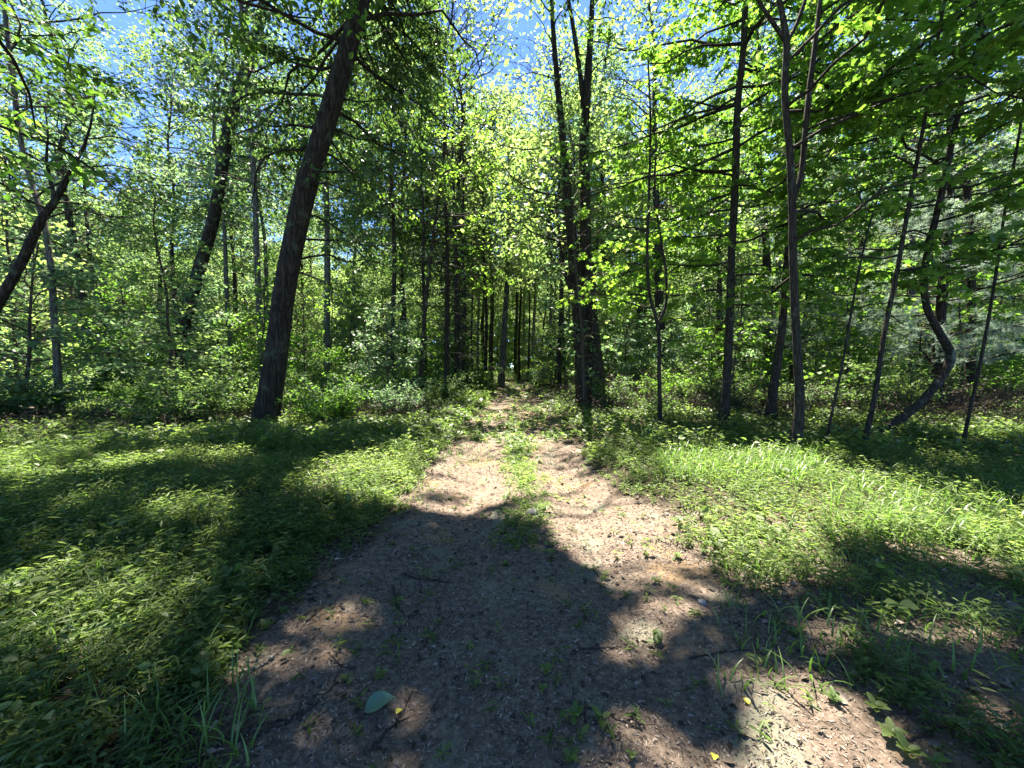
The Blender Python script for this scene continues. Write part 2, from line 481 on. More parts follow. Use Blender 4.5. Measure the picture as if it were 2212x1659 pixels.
def ground_mat():
    m, nt, b = nodes('forest_soil'); L = nt.links
    tc = N_(nt, 'ShaderNodeTexCoord'); a = N_(nt, 'ShaderNodeAttribute', attribute_name='tint')
    def noise(s, d=6, r=.6):
        n = N_(nt, 'ShaderNodeTexNoise'); n.inputs['Scale'].default_value = s; n.inputs['Detail'].default_value = d; n.inputs['Roughness'].default_value = r
        L.new(tc.outputs['Object'], n.inputs['Vector']); return n.outputs['Fac']
    n1, n2, n3, n4 = noise(2.2), noise(26., 8, .75), noise(1.1, 4), noise(120., 4, .7)
    dirt = ramp(nt, n2, [(.28, (.05, .037, .025)), (.5, (.135, .10, .075)), (.72, (.29, .218, .17))])
    clay = ramp(nt, n3, [(.565, (0, 0, 0)), (.62, (1, 1, 1))])
    mc = N_(nt, 'ShaderNodeMix', data_type='RGBA'); L.new(clay.outputs[0], mc.inputs[0]); L.new(dirt.outputs[0], mc.inputs[6]); mc.inputs[7].default_value = (.215, .145, .085, 1)
    grey = ramp(nt, n1, [(.36, (1, 1, 1)), (.44, (0, 0, 0))])
    mg = N_(nt, 'ShaderNodeMix', data_type='RGBA'); L.new(grey.outputs[0], mg.inputs[0]); L.new(mc.outputs[2], mg.inputs[6]); mg.inputs[7].default_value = (.17, .16, .115, 1)
    hum = ramp(nt, n2, [(.3, (.02, .017, .01)), (.55, (.05, .04, .025)), (.75, (.10, .08, .055))])
    mx = N_(nt, 'ShaderNodeMix', data_type='RGBA'); L.new(a.outputs['Fac'], mx.inputs[0]); L.new(hum.outputs[0], mx.inputs[6]); L.new(mg.outputs[2], mx.inputs[7])
    L.new(mx.outputs[2], b.inputs['Base Color']); b.inputs['Roughness'].default_value = .95; b.inputs['Specular IOR Level'].default_value = .15
    bp = N_(nt, 'ShaderNodeBump'); bp.inputs['Strength'].default_value = .8; bp.inputs['Distance'].default_value = .02
    s = N_(nt, 'ShaderNodeMath', operation='MULTIPLY_ADD'); L.new(n4, s.inputs[0]); s.inputs[1].default_value = .5; L.new(n2, s.inputs[2])
    L.new(s.outputs[0], bp.inputs['Height']); L.new(bp.outputs[0], b.inputs['Normal'])
    return m
M['soil'] = ground_mat()
def stone_mat(name, c0, c1):
    m, nt, b = nodes(name); L = nt.links
    n = N_(nt, 'ShaderNodeTexNoise'); n.inputs['Scale'].default_value = 25; n.inputs['Detail'].default_value = 8
    tc = N_(nt, 'ShaderNodeTexCoord'); L.new(tc.outputs['Object'], n.inputs['Vector'])
    r = ramp(nt, n.outputs['Fac'], [(.3, c0), (.7, c1)]); L.new(r.outputs[0], b.inputs['Base Color'])
    b.inputs['Roughness'].default_value = .8
    bp = N_(nt, 'ShaderNodeBump'); bp.inputs['Distance'].default_value = .01; L.new(n.outputs['Fac'], bp.inputs['Height']); L.new(bp.outputs[0], b.inputs['Normal'])
    return m
M['stone'] = stone_mat('stone_grey', (.07, .07, .065), (.17, .165, .155))
M['stonew'] = stone_mat('stone_white', (.25, .235, .21), (.42, .40, .36))

# ------------------------------------------------------------------ ground
def axis(lo, hi, n, dense, pw):
    t = np.linspace(-1, 1, n); return dense + np.sign(t) * np.abs(t) ** pw * np.where(t < 0, dense - lo, hi - dense)
gx = np.unique(np.concatenate([axis(-140, 140, 260, 0, 2.6), np.arange(-3.2, 3.4, .035)]))
gy = np.unique(np.concatenate([np.arange(.6, 8, .035), 8 + 150 * np.linspace(0, 1, 170) ** 2.2, [-60, -30, -15, -8, -4, -2, -1, 0]]))
X, Y = np.meshgrid(gx, gy)
Z = height(X, Y)
nearw = np.clip((9 - Y) / 4, 0, 1)
Z = Z + nearw * (.014 * (fbm(X * 14, Y * 14, 51, 3) - .5) + .02 * (fbm(X * 5, Y * 5, 61, 2) - .5))
Zg = Z
nx, ny = len(gx), len(gy)
ii = (np.arange(ny - 1)[:, None] * nx + np.arange(nx - 1)[None]).reshape(-1)
F = np.stack([ii, ii + 1, ii + nx + 1, ii + nx], 1)
mb = MB()
dm = np.maximum(np.clip(trail_d(X, Y) * 5 + .5, 0, 1), .75 * (X > 0) * np.clip((4.2 - Y) * 1.5, 0, 1) * np.clip(trail_d(X, Y) + 2.6, 0, 1)) * np.clip((30 - Y) / 8 + .5, .35, 1)
mb.add(np.stack([X, Y, Z], -1).reshape(-1, 3), F, dm.reshape(-1))
g = mb.build('ground', M['soil'], smooth=True); tag(g, kind='structure')

def gz(x, y): return height(x, y)

# ------------------------------------------------------------------ trees placed one by one
def pix_path(pts, Y, dY=0.0):
    P, R = [], []
    n = len(pts)
    for i, (u, v, w) in enumerate(pts):
        y = Y + dY * i / max(n - 1, 1)
        P.append(at(u, v, y)); R.append(w / 2 / F0 * y / math.sqrt(1 + ((u - U0) / F0) ** 2))
    return np.array(P), np.array(R)

def extend(P, R, H):
    d = norm(P[-1] - P[-2]); d = norm(d + np.array([0, 0, .6]))
    out, rr = [P[-1]], [R[-1]]
    while out[-1][2] < H - .3:
        step = min(1.5, (H - out[-1][2]) / max(d[2], .3)) + .01
        out.append(out[-1] + d * step + rng.normal(0, .06, 3)); rr.append(max(.012, R[-1] * (1 - (out[-1][2] - P[-1][2]) / (H - P[-1][2] + .3)) ** .8))
    return np.vstack([P, out[1:]]), np.concatenate([R, rr[1:]])

def stem(mb, P, R, m=12, flare=True, H=None, lump=.10, dense=2.5):
    if H: P, R = extend(P, R, H)
    L = np.sum(np.linalg.norm(np.diff(P, axis=0), axis=1))
    Q, Rr = smooth_path(P, R, max(8, int(L * dense)))
    if flare:
        z = Q[:, 2] - Q[0, 2]
        Rr = Rr * .9 * (1 + .4 * np.exp(-z / .25))
        Q = np.vstack([Q[0] - [0, 0, .35], Q]); Rr = np.concatenate([[Rr[0] * 1.1], Rr])
    tubes(mb, Q, Rr, m, lump=lump)
    if flare and R[0] > .07:
        n = 7; az = np.arange(n) * 6.283 / n + rng.random(n) * .6; r0 = R[0]
        st = Q[1] + np.stack([np.sin(az) * r0 * .35, np.cos(az) * r0 * .35, r0 * rng.uniform(.7, 1.6, n)], 1)
        q, rr = grow(st, az, np.full(n, -62.), np.full(n, 5.), r0 * rng.uniform(2.6, 4.2, n), np.full(n, r0 * .42), 8, .15, .01)
        tubes(mb, q, rr, 7, lump=.12)
    return Q, Rr

def finish_tree(name, label, cat, group, base, tmb, cl, bark, leafm, tm, mask=True, cname='crown'):
    root = empty(name, tuple(base))
    tag(root, label, cat, group)
    b = np.asarray(base, np.float32)
    tmb.v = [v - b for v in tmb.v]
    tmb.build('trunk', M[bark], root, smooth=True)
    if cl is not None and cl.a:
        p, D, N, S, T = cl.get()
        keep = np.linalg.norm(p - np.array([0, 0, CAMZ]), axis=1) > 1.6
        if mask: keep &= shade_keep(p)
        c = MB(); leaves(c, p[keep] - base, D[keep], N[keep], S[keep], tm, T[keep])
        c.build(cname, M[leafm], root)
        print(label[:40], len(p), int(keep.sum()))
    return root

def key_tree(name, label, stems, H, crowns, bark='bark', leafm='maple', tm=MAPLE, group=None, cat='tree', m=12, flare=True):
    tmb, cl = MB(), Cloud(); main = []
    for i, s in enumerate(stems):
        P, R = pix_path(s['p'], s['Y'], s.get('dY', 0))
        if i == 0 and flare: P[0, 2] = gz(P[0, 0], P[0, 1])
        Q, Rr = stem(tmb, P, R, m, flare and i == 0, s.get('H', H if i == 0 else None), dense=s.get('dense', 2.5))
        main.append((Q, Rr))
    for c in crowns:
        k = dict(c); w = k.pop('stem', 0)
        crown(tmb, cl, main[w][0], main[w][1], **k)
    return finish_tree(name, label, cat, group, main[0][0][1 if flare else 0], tmb, cl, bark, leafm, tm)

def Yof(v): return (CAMZ) * F0 / (v - 790.)

# 1 big leaning trunk on the left
key_tree('leaning_tree', 'thick dark leaning trunk left of the trail, widest trunk in the photo', [
    dict(p=[(572,935,72),(592,800,58),(612,650,54),(650,450,53),(715,230,47),(765,60,42),(785,-20,40)], Y=9.0, H=19)], 19,
    [dict(avoid=75, z0=6.5, z1=18, n=46, L=5.0, el=(55, 5), elend=-30, twig=True, leaf=.11, sp=.055, tintc=.4, spread=.7, down=.7, subsp=.3, ratio=.45, twigsp=.14, off=.03),
     dict(z0=3.6, z1=9, n=12, L=3.4, el=(20, -5), elend=-40, azr=(20, 100), twig=True, leaf=.11, sp=.055, tintc=.4, spread=.7, down=.8, subsp=.26, twigsp=.14, off=.03),
     dict(z0=9.5, z1=17, n=36, L=6.6, el=(30, 10), elend=-25, azr=(50, 100), twig=True, leaf=.11, sp=.055, tintc=.4, spread=.7, down=.6, subsp=.27, twigsp=.14, off=.03),
     dict(z0=11.2, z1=17.5, n=22, L=6.2, el=(25, 5), elend=-15, azr=(98, 142), twig=True, leaf=.12, sp=.045, tintc=.4, spread=.6, down=.5, subsp=.25, twigsp=.13, off=.03),  # boughs above the frame, added to shade the near middle of the trail
     dict(z0=9, z1=17.5, n=32, L=5.6, el=(35, 5), elend=-20, azr=(225, 380), twig=True, leaf=.12, sp=.05, tintc=.4, spread=.6, down=.5, subsp=.27, twigsp=.14, off=.03)],  # extra leftward boughs, added to keep the left grass in shade
    'bark', 'oval', OVAL, m=20)
# 2 second leaning trunk further back
key_tree('leaning_tree', 'dark trunk behind the thick leaning one, leaning right and vanishing into leaves', [
    dict(p=[(362,838,40),(398,700,34),(425,600,33),(462,470,31),(500,250,30),(540,120,27),(575,-10,25)], Y=16.5, H=21)], 21,
    [dict(avoid=80, z0=8, z1=20, n=40, L=4.2, el=(50, 5), elend=-22, twig=True, leaf=.13, sp=.065, tintc=.45, spread=.75, down=.5, subsp=.32, off=.06, draw_twigs=False)],
    'bark', 'oval', OVAL, m=14)
# 3 forked tree at left edge
key_tree('forked_tree', 'dark trunk leaning in from the left edge, in front of a thin pale one', [
    dict(p=[(-150,905,46),(-60,760,38),(0,650,33),(50,560,29),(95,465,25),(122,430,20),(150,375,14),(182,315,9),(200,250,5),(205,190,3)], Y=7.5, dY=.8, H=None),
    dict(p=[(118,438,13),(112,400,10),(100,350,8),(104,290,5),(96,230,3)], Y=8.2)], 11,
    [dict(z0=3.8, z1=7.5, n=18, L=2.0, el=(40, 5), elend=-20, twig=True, leaf=.11, sp=.055, tintc=.45, subsp=.27, spread=.6, off=.03)],
    'bark', 'oval', OVAL, m=14)
key_tree('pale_trunk_tree', 'thin pale wavy trunk behind the dark one leaning in at the left edge', [
    dict(p=[(128,850,24),(118,700,20),(108,560,18),(92,470,17),(76,420,16),(58,360,15),(40,280,15),(32,200,16),(18,90,15),(5,-30,14)], Y=9.6, H=13.5)], 13.5,
    [dict(z0=5.5, z1=12.5, n=26, L=3.4, el=(40, 0), elend=-20, twig=True, leaf=.11, sp=.055, tintc=.45, subsp=.27, spread=.6, off=.03)],
    'barkp', 'oval', OVAL, m=14)
# 4 near maple outside the frame whose boughs hang into the top left corner
def free_tree(name, label, x, y, H, lean, r, crowns, bark, leafm, tm, group=None, cat='tree', m=12):
    tmb, cl = MB(), Cloud()
    b = np.array([x, y, gz(x, y)])
    zs = np.linspace(0, 1, 6)
    P = np.stack([b[0] + lean[0] * zs ** 1.3 + rng.normal(0, .05 * H / 8, 6) * (zs > 0), b[1] + lean[1] * zs ** 1.3 + rng.normal(0, .05 * H / 8, 6) * (zs > 0), b[2] + H * zs], 1)
    R = r * (1 - zs * .85) + .01
    Q, Rr = stem(tmb, P, R, m)
    for c in crowns: crown(tmb, cl, Q, Rr, **c)
    return finish_tree(name, label, cat, group, Q[1], tmb, cl, bark, leafm, tm)
free_tree('overhanging_tree', 'tree past the left edge whose dark boughs hang into the top left corner', -6.4, 3.6, 15, (1.2, .6), .2,
    [dict(z0=8.2, z1=14.5, n=22, L=5.6, el=(40, 0), elend=-10, azr=(50, 110), twig=True, leaf=.115, sp=.05, tintc=.4, subsp=.26, spread=.6, off=.03),  # out-of-frame boughs added to shade the near left ground
     dict(z0=4.6, z1=14.5, n=42, L=4.2, el=(45, 0), elend=-18, twig=True, leaf=.115, sp=.05, tintc=.4, subsp=.26, spread=.6, off=.03)], 'bark', 'maple', OVAL)
free_tree('overhanging_tree', 'tree past the right edge whose leafy boughs hang into the top right corner', 7.6, 4.2, 14, (-1.0, .5), .18,
    [dict(z0=4.6, z1=13.5, n=40, L=3.8, el=(45, 0), elend=-15, twig=True, leaf=.115, sp=.05, tintc=.55, subsp=.26, spread=.6, off=.03)], 'barkm', 'maple', MAPLE)

ML = dict(avoid=40, twig=True, leaf=.115, sp=.054, spread=.6, down=.35, flat=.2, twigsp=.13, off=.03)
# right-hand maples
key_tree('maple_tree', 'nearest maple right of the trail with a scarred swollen foot and forked stem', [
    dict(p=[(1712,985,30),(1722,930,28),(1727,860,26),(1722,760,22),(1716,640,21),(1712,500,20),(1711,430,20),(1706,330,18),(1695,200,17),(1698,80,17),(1680,-20,12)], Y=6.6, H=12.5, dense=5),
    dict(p=[(1711,440,13),(1730,380,14),(1738,300,14),(1748,200,14),(1765,60,11),(1775,-30,10)], Y=6.65, H=11, dense=5),
    dict(p=[(1698,90,12),(1670,50,9),(1632,-10,8)], Y=6.6, H=10, dense=5),
    dict(p=[(1698,95,11),(1722,50,10),(1742,-10,9)], Y=6.6, H=10.5, dense=5)], 12.5,
    [dict(z0=3.2, z1=12, n=30, L=3.3, el=(40, 8), elend=-12, tintc=.55, subsp=.27, **ML),
     dict(z0=8.5, z1=12.3, n=38, L=4.6, el=(30, 8), elend=-12, azr=(225, 315), tintc=.55, subsp=.27, **ML),  # boughs above the frame, added for the shade at the lower right
     dict(stem=1, z0=5, z1=10.5, n=14, L=2.6, el=(40, 10), elend=-12, tintc=.55, subsp=.27, **ML)],
    'barkm', 'maple', MAPLE, m=14)
key_tree('maple_tree', 'straight slender maple trunk with lichen, between the twin sapling and nearest maple', [
    dict(p=[(1562,925,26),(1568,850,22),(1576,700,20),(1580,560,19),(1590,350,18),(1592,250,17),(1606,100,16),(1612,-20,14)], Y=9.6, H=15, dense=4)], 15,
    [dict(z0=2.8, z1=14, n=40, L=3.6, el=(40, 5), elend=-12, tintc=.6, subsp=.28, **ML),
     dict(z0=7, z1=14, n=14, L=3.6, el=(30, 5), elend=-12, tintc=.5, subsp=.28, **ML),
     dict(z0=5.5, z1=13, n=18, L=5.0, el=(20, 5), elend=-15, azr=(215, 320), tintc=.62, subsp=.27, **ML)],
    'barkm', 'maple', MAPLE)
key_tree('maple_tree', 'leaning maple trunk just behind the nearest maple, mottled grey bark', [
    dict(p=[(1662,915,26),(1672,830,24),(1690,700,20),(1700,560,18),(1715,400,17),(1730,250,16),(1748,100,14),(1758,-20,13)], Y=10.2, H=16)], 16,
    [dict(z0=3.5, z1=15.5, n=36, L=3.5, el=(45, 5), elend=-14, tintc=.5, subsp=.3, **ML)], 'barkm', 'maple', MAPLE)
key_tree('maple_tree', 'slanting maple second right of the nearest maple, bare straight lower trunk', [
    dict(p=[(1862,985,16),(1885,880,14),(1912,710,13),(1935,600,13),(1962,450,12),(1990,300,11),(2008,200,10),(2030,60,9),(2045,-20,8)], Y=6.8, H=11.5, dense=5)], 11.5,
    [dict(z0=3.0, z1=11, n=28, L=2.9, el=(40, 5), elend=-10, tintc=.6, subsp=.27, **ML)], 'barkm', 'maple', MAPLE)
key_tree('curved_tree', 'maple with a strongly curved elbow trunk near the right edge', [
    dict(p=[(1870,955,30),(1930,915,25),(1990,868,24),(2030,820,25),(2054,772,27),(2030,720,24),(2004,670,20),(1996,600,20),(2010,520,19),(2038,400,18),(2060,290,17),(2090,170,16),(2125,60,15),(2150,-20,14)], Y=7.8, H=13, dense=6)], 13,
    [dict(z0=3.2, z1=12.5, n=30, L=3.0, el=(40, 5), elend=-12, tintc=.55, subsp=.28, **ML)], 'barkm', 'maple', MAPLE, m=14, flare=True)
key_tree('maple_sapling', 'thin bare-stemmed sapling leaning right between nearest maple and slanting maple', [
    dict(p=[(1780,985,8),(1800,880,7),(1825,760,7),(1845,640,6),(1880,480,5),(1905,400,4)], Y=6.8, dense=5)], None,
    [dict(z0=2.4, z1=4.6, n=10, L=1.3, el=(40, 5), elend=-8, tintc=.6, subsp=.22, **ML)], 'barkm', 'maple', MAPLE, cat='sapling', m=8)
key_tree('maple_sapling', 'thin dark slanting sapling beyond the curved trunk, near the right edge', [
    dict(p=[(2078,985,12),(2092,900,10),(2110,820,10),(2130,720,10),(2150,600,9),(2172,450,8),(2195,330,8),(2215,200,7)], Y=6.9, H=8.5, dense=5)], 8.5,
    [dict(z0=2.8, z1=8.2, n=18, L=2.0, el=(40, 5), elend=-8, tintc=.55, subsp=.25, **ML)], 'barkm', 'maple', MAPLE, cat='sapling', m=8)
key_tree('maple_sapling', 'young maple beside the trail, its dark stem parting into twin upright leaders', [
    dict(p=[(1426,935,12),(1424,820,10),(1420,700,9),(1404,640,8),(1398,540,7),(1402,420,7),(1405,250,5),(1400,130,4)], Y=9.2, dense=5),
    dict(p=[(1421,700,7),(1438,660,7),(1440,610,6),(1428,520,5),(1415,420,5),(1418,300,4)], Y=9.2, dense=5)], None,
    [dict(z0=2.2, z1=8, n=16, L=1.9, el=(30, 5), elend=-10, tintc=.75, subsp=.24, **ML),
     dict(stem=1, z0=3, z1=6.5, n=8, L=1.5, el=(30, 5), elend=-10, tintc=.75, subsp=.24, **ML),
     dict(z0=2.6, z1=3.4, n=4, L=2.1, el=(22, 12), elend=-18, azr=(235, 300), tintc=.85, subsp=.2, **ML)], 'bark', 'maple', MAPLE, cat='sapling', m=8)
# big multi-stemmed tree right of the trail
BG = dict(twig=False, leaf=.17, spread=.85, down=.4, off=.16, sp=.05, subsp=.27, ratio=.5)
key_tree('twin_trunk_tree', 'dark multi-trunked tree close to the trail on its right, vine-covered at the foot', [
    dict(p=[(1285,880,56),(1284,800,46),(1276,690,36),(1266,560,28),(1264,420,25),(1262,300,23),(1268,190,20),(1276,70,14),(1280,-20,10)], Y=13.6, H=20),
    dict(p=[(1262,870,38),(1256,760,32),(1248,640,30),(1240,560,26),(1228,440,20),(1222,360,16),(1206,200,13),(1196,80,10),(1190,-20,8)], Y=13.4, H=17.5),
    dict(p=[(1264,270,12),(1252,150,10),(1240,70,9),(1225,-20,7)], Y=13.6, H=17),
    dict(p=[(1248,660,14),(1225,600,12),(1205,520,8),(1180,470,5)], Y=13.4)], 20,
    [dict(z0=11, z1=19.5, n=20, L=2.6, el=(60, 30), elend=-25, tintc=.5, **BG),
     dict(stem=1, z0=10, z1=17, n=16, L=2.2, el=(60, 30), elend=-25, tintc=.5, **BG),
     dict(z0=4.6, z1=10, n=16, L=4.2, el=(25, 10), elend=-15, azr=(190, 320), tintc=.6, **BG),
     dict(z0=5.0, z1=11, n=9, L=2.6, el=(30, 10), elend=-15, tintc=.55, **BG),
     dict(z0=.6, z1=4, n=26, L=.8, el=(30, 10), elend=-15, tintc=.4, **BG)], 'bark', 'canopy', DIA, m=14)
key_tree('maple_tree', 'slender maple left of the trail whose boughs reach over it, beside the half-dead spruces', [  # added tree: its boughs throw shade across the far trail
    dict(p=[(905,868,12),(912,760,10),(925,600,9),(940,480,7),(950,400,5),(956,330,3)], Y=14.3, H=None)], None,
    [dict(z0=5.2, z1=10, n=22, L=4.0, el=(35, 5), elend=-12, azr=(30, 150), twig=True, leaf=.13, sp=.07, tintc=.65, subsp=.3, spread=.6, off=.05),
     dict(z0=4, z1=9.8, n=10, L=2.4, el=(35, 5), elend=-12, twig=True, leaf=.13, sp=.07, tintc=.6, subsp=.3, spread=.6, off=.05)], 'barkm', 'maple', OVAL, m=8)
# pale and dark trunks standing at the end of the trail
key_tree('pale_trunk_tree', 'pale smooth grey trunk in the sun just left of where the trail ends', [
    dict(p=[(1082,826,17),(1087,760,15),(1090,700,14),(1094,640,12),(1096,520,10),(1100,400,8)], Y=29, H=22)], 22,
    [dict(z0=9, z1=21, n=34, L=4.0, el=(50, 10), elend=-20, tintc=.6, **BG)], 'barkp', 'canopy', DIA)
key_tree('slim_dark_tree', 'slim black trunk left of the pale sunlit trunk at the trail end', [
    dict(p=[(1049,832,8),(1050,760,7),(1051,690,7),(1046,560,6),(1044,420,5)], Y=25, H=17)], 17,
    [dict(z0=6, z1=16, n=26, L=3.0, el=(50, 10), elend=-20, tintc=.6, **BG)], 'bark', 'canopy', DIA)
key_tree('pale_trunk_tree', 'straight pale grey trunk between the thick leaning tree and the dead spruces', [
    dict(p=[(706,800,18),(706,700,16),(707,600,15),(706,450,13),(704,300,11),(712,200,9)], Y=19, H=20)], 20,
    [dict(z0=8.5, z1=19.5, n=34, L=3.6, el=(50, 10), elend=-20, tintc=.6, **BG)], 'barkp', 'canopyb', DIA)

# half-dead spruces with many thin dry branches
def spruce(label, x, y, H, r, group):
    tmb, cl = MB(), Cloud(); b = np.array([x, y, gz(x, y)])
    zs = np.linspace(0, 1, 7)
    P = np.stack([b[0] + rng.normal(0, .06, 7), b[1] + rng.normal(0, .06, 7), b[2] + H * zs], 1); P[0] = b
    Q, Rr = stem(tmb, P, r * (1 - .85 * zs) + .01, 9)
    n = 110; z = b[2] + rng.uniform(.12, .99, n) * H
    st, tr = trunk_point(Q, Rr, z); f = (z - b[2]) / H
    LL = (1.9 - 1.4 * f) * rng.uniform(.4, 1.1, n)
    q, rr = grow(st, rng.random(n) * 6.28, rng.normal(-5, 14, n), rng.normal(-25, 12, n), LL, LL * .006 + .004, 5, .15)
    tubes(tmb, q, rr, 3)
    q2, r2, l2 = side_shoots(q, LL, .16, .35, .2, flat=.5); tubes(tmb, q2, r2 * .8, 3)
    k = rng.random(len(l2)) < np.clip((q2[:, 0, 2] - b[2]) / H - .15, .05, .9)
    p, D, N, S = leaf_on(q2[k], l2[k], .08, .13, .7, .3, .05)
    cl.add(p, D, N, S, np.clip(rng.normal(.3, .15, len(p)), 0, 1))
    return finish_tree('spruce_tree', label, 'spruce tree', group, Q[1], tmb, cl, 'bark', 'pine', TUFT)
for (u, v, Y, H, lab) in [(966, 870, 15.5, 13.5, 'spruce with many dry bare branches, nearest of the half-dead spruces left of the trail'),
                          (918, 850, 19, 13, 'thin half-dead spruce standing leftmost of the spruce cluster left of the trail'),
                          (1003, 845, 21, 14, 'thin half-dead spruce closest to the trail on its left side'),
                          (986, 850, 18.5, 14.5, 'dry-branched spruce in the middle of the spruce cluster left of the trail')]:
    p = at(u, v, Y); spruce(lab, p[0], Y, H, .13, 'half-dead spruces left of the trail')

# white pines at the right
def pine(label, x, y, H, r, group, z0=.12, L0=3.6):
    tmb, cl = MB(), Cloud(); b = np.array([x, y, gz(x, y)])
    zs = np.linspace(0, 1, 7)
    P = np.stack([b[0] + rng.normal(0, .05, 7), b[1] + rng.normal(0, .05, 7), b[2] + H * zs], 1); P[0] = b
    Q, Rr = stem(tmb, P, r * (1 - .9 * zs) + .01, 9)
    n = 90; f = np.sort(rng.uniform(z0, .98, n)); z = b[2] + f * H
    st, tr = trunk_point(Q, Rr, z)
    LL = (L0 * (1.05 - f)) * rng.uniform(.6, 1.1, n)
    q, rr = grow(st, rng.random(n) * 6.28, rng.normal(5, 8, n), rng.normal(18, 8, n), LL, LL * .008 + .004, 6, .12)
    tubes(tmb, q, rr, 4)
    q2, r2, l2 = side_shoots(q, LL, .22, .38, .25, flat=.2); tubes(tmb, q2, r2, 3)
    p, D, N, S = leaf_on(q2, l2, .03, .15, .9, -.2, .04)
    cl.add(p, D, N, S, np.clip(rng.normal(.6, .16, len(p)), 0, 1))
    return finish_tree('pine_tree', label, 'pine tree', group, Q[1], tmb, cl, 'bark', 'pine', TUFT)
for (x, y, H, lab) in [(12.2, 11.0, 12, 'feathery pale blue-green pine behind the curved maple trunk'),
                       (17.0, 12.5, 15, 'feathery pine at the right edge, pale grey-green needles high up'),
                       (11.0, 15, 14, 'soft-needled pine farther back, seen between slanting and nearest maple')]:
    pine(lab, x, y, H, .16, 'white pines right of the trail')

# ------------------------------------------------------------------ background trees: kinds built once, then copied
def proto_tree(H, r, z0f, n, L, kw, lean=(0, 0), prof='round'):
    tmb, cl = MB(), Cloud()
    zs = np.linspace(0, 1, 8)
    P = np.stack([lean[0] * zs + rng.normal(0, .012 * H, 8) * zs * (zs < 1), lean[1] * zs + rng.normal(0, .012 * H, 8) * zs, H * zs], 1)
    Q, Rr = stem(tmb, P, r * (1 - .86 * zs) + .01, 9, dense=1.6)
    crown(tmb, cl, Q, Rr, z0=H * z0f, z1=H * .97, n=n, L=L, prof=prof, **kw)
    return tmb, cl
for i, (u, v, Y, w, lab, bk) in enumerate([
    (1022, 828, 27, 5, 'very slim dark trunk just left of the slim black one at the trail end', 'bark'),
    (1034, 826, 30, 6, 'slim pale trunk squeezed between the slim black one and its left neighbour', 'barkp'),
    (1122, 820, 33, 6, 'slim dark trunk right beside the pale sunlit trunk at the trail end', 'bark'),
    (1140, 818, 36, 5, 'second slim dark trunk right of the pale sunlit one', 'bark'),
    (1152, 816, 38, 8, 'short-looking bright pale trunk standing over the end of the trail', 'barkp'),
    (1173, 818, 34, 5, 'slim dark trunk right of the bright pale one over the trail end', 'bark'),
    (1189, 826, 30, 8, 'pale grey trunk at the right verge where the trail ends', 'barkp'),
    (1198, 820, 35, 6, 'slim pale trunk just behind the pale grey one at the right verge', 'barkp'),
    (1216, 824, 28, 5, 'slim leaning dark trunk over the black logs', 'bark'),
    (1226, 822, 31, 5, 'thin whitish trunk left of the multi-trunked tree', 'barkp')]):
    k_ = 1 + .1 * rng.random()
    key_tree('slim_tree', lab, [dict(p=[(u, v, w), (u + rng.normal(0, 2), 740, w * .9), (u + rng.normal(0, 6), 620, w * .8), (u + rng.normal(0, 9), 480, w * .65)], Y=Y, H=17 + 2 * rng.random())], 17,
             [dict(z0=9, z1=17, n=22, L=2.4, el=(50, 10), elend=-20, tintc=.65, **BG)], bk, 'canopy', DIA, group='slim trunks round the end of the trail', m=7)
MASKED[0] = False
TALL = []
for i in range(8):
    H = rng.uniform(17, 24)
    kw = dict(BG); kw.update(tintc=[.5, .6, .45, .55, .65, .4, .55, .5][i], el=(55, 8), elend=-18, leaf=.17)
    TALL.append((H, proto_tree(H, rng.uniform(.13, .26), [.3, .38, .42, .25, .35, .5, .3, .4][i], 62, rng.uniform(3.3, 4.7), kw, rng.uniform(-1.2, 1.2, 2)), ['bark', 'barkp', 'bark', 'barkm'][i % 4], ['canopy', 'canopyb'][i % 2 if i < 6 else 0]))
kw = dict(BG); kw.update(tintc=.8, el=(60, 5), elend=-22, leaf=.17, sp=.05)  # paler leaf tint puts a sunlit look into these crowns' colour
TALL.append((22, proto_tree(22, .2, .32, 120, 4.9, kw, (.3, 0)), 'barkm', 'canopy'))
UNDER = []
for i in range(6):
    H = rng.uniform(4, 8)
    kw = dict(twig=False, leaf=.125, spread=.6, down=.3, off=.08, sp=.026, subsp=.17, ratio=.5, flat=.22, tintc=[.55, .6, .5, .7, .5, .6][i], el=(40, 2), elend=-10)
    UNDER.append((H, proto_tree(H, rng.uniform(.025, .05), .16, 30, rng.uniform(1.5, 2.3), kw, rng.uniform(-.5, .5, 2), 'flat'), 'twig', ['maple', 'canopy', 'canopyb'][i % 3]))
SHRUB = []
for i in range(5):
    tmb, cl = MB(), Cloud(); H = rng.uniform(1.0, 1.9); n = 26
    st = np.concatenate([rng.normal(0, .16, (n, 2)), np.full((n, 1), -.05)], 1)
    LL = H * rng.uniform(.6, 1.1, n)
    q, rr = grow(st, rng.random(n) * 6.28, rng.uniform(50, 88, n), rng.uniform(5, 50, n), LL, np.full(n, .008), 7, .2)
    tubes(tmb, q, rr, 4)
    q2, r2, l2 = side_shoots(q, LL, .10, .42, .2, flat=.5); tubes(tmb, q2, r2, 3)
    p, D, N, S = leaf_on(q2, l2, .024, .08, .75, .2, .04)
    cl.add(p, D, N, S, np.clip(rng.normal(.5, .18, len(p)), 0, 1))
    SHRUB.append((H, (tmb, cl), 'twig', ['shrub', 'canopyb', 'shrub', 'maple', 'shrub'][i]))

def clone_mb(mb):
    n = MB(); n.v = list(mb.v); n.f = list(mb.f); n.t = list(mb.t); n.n = mb.n; return n

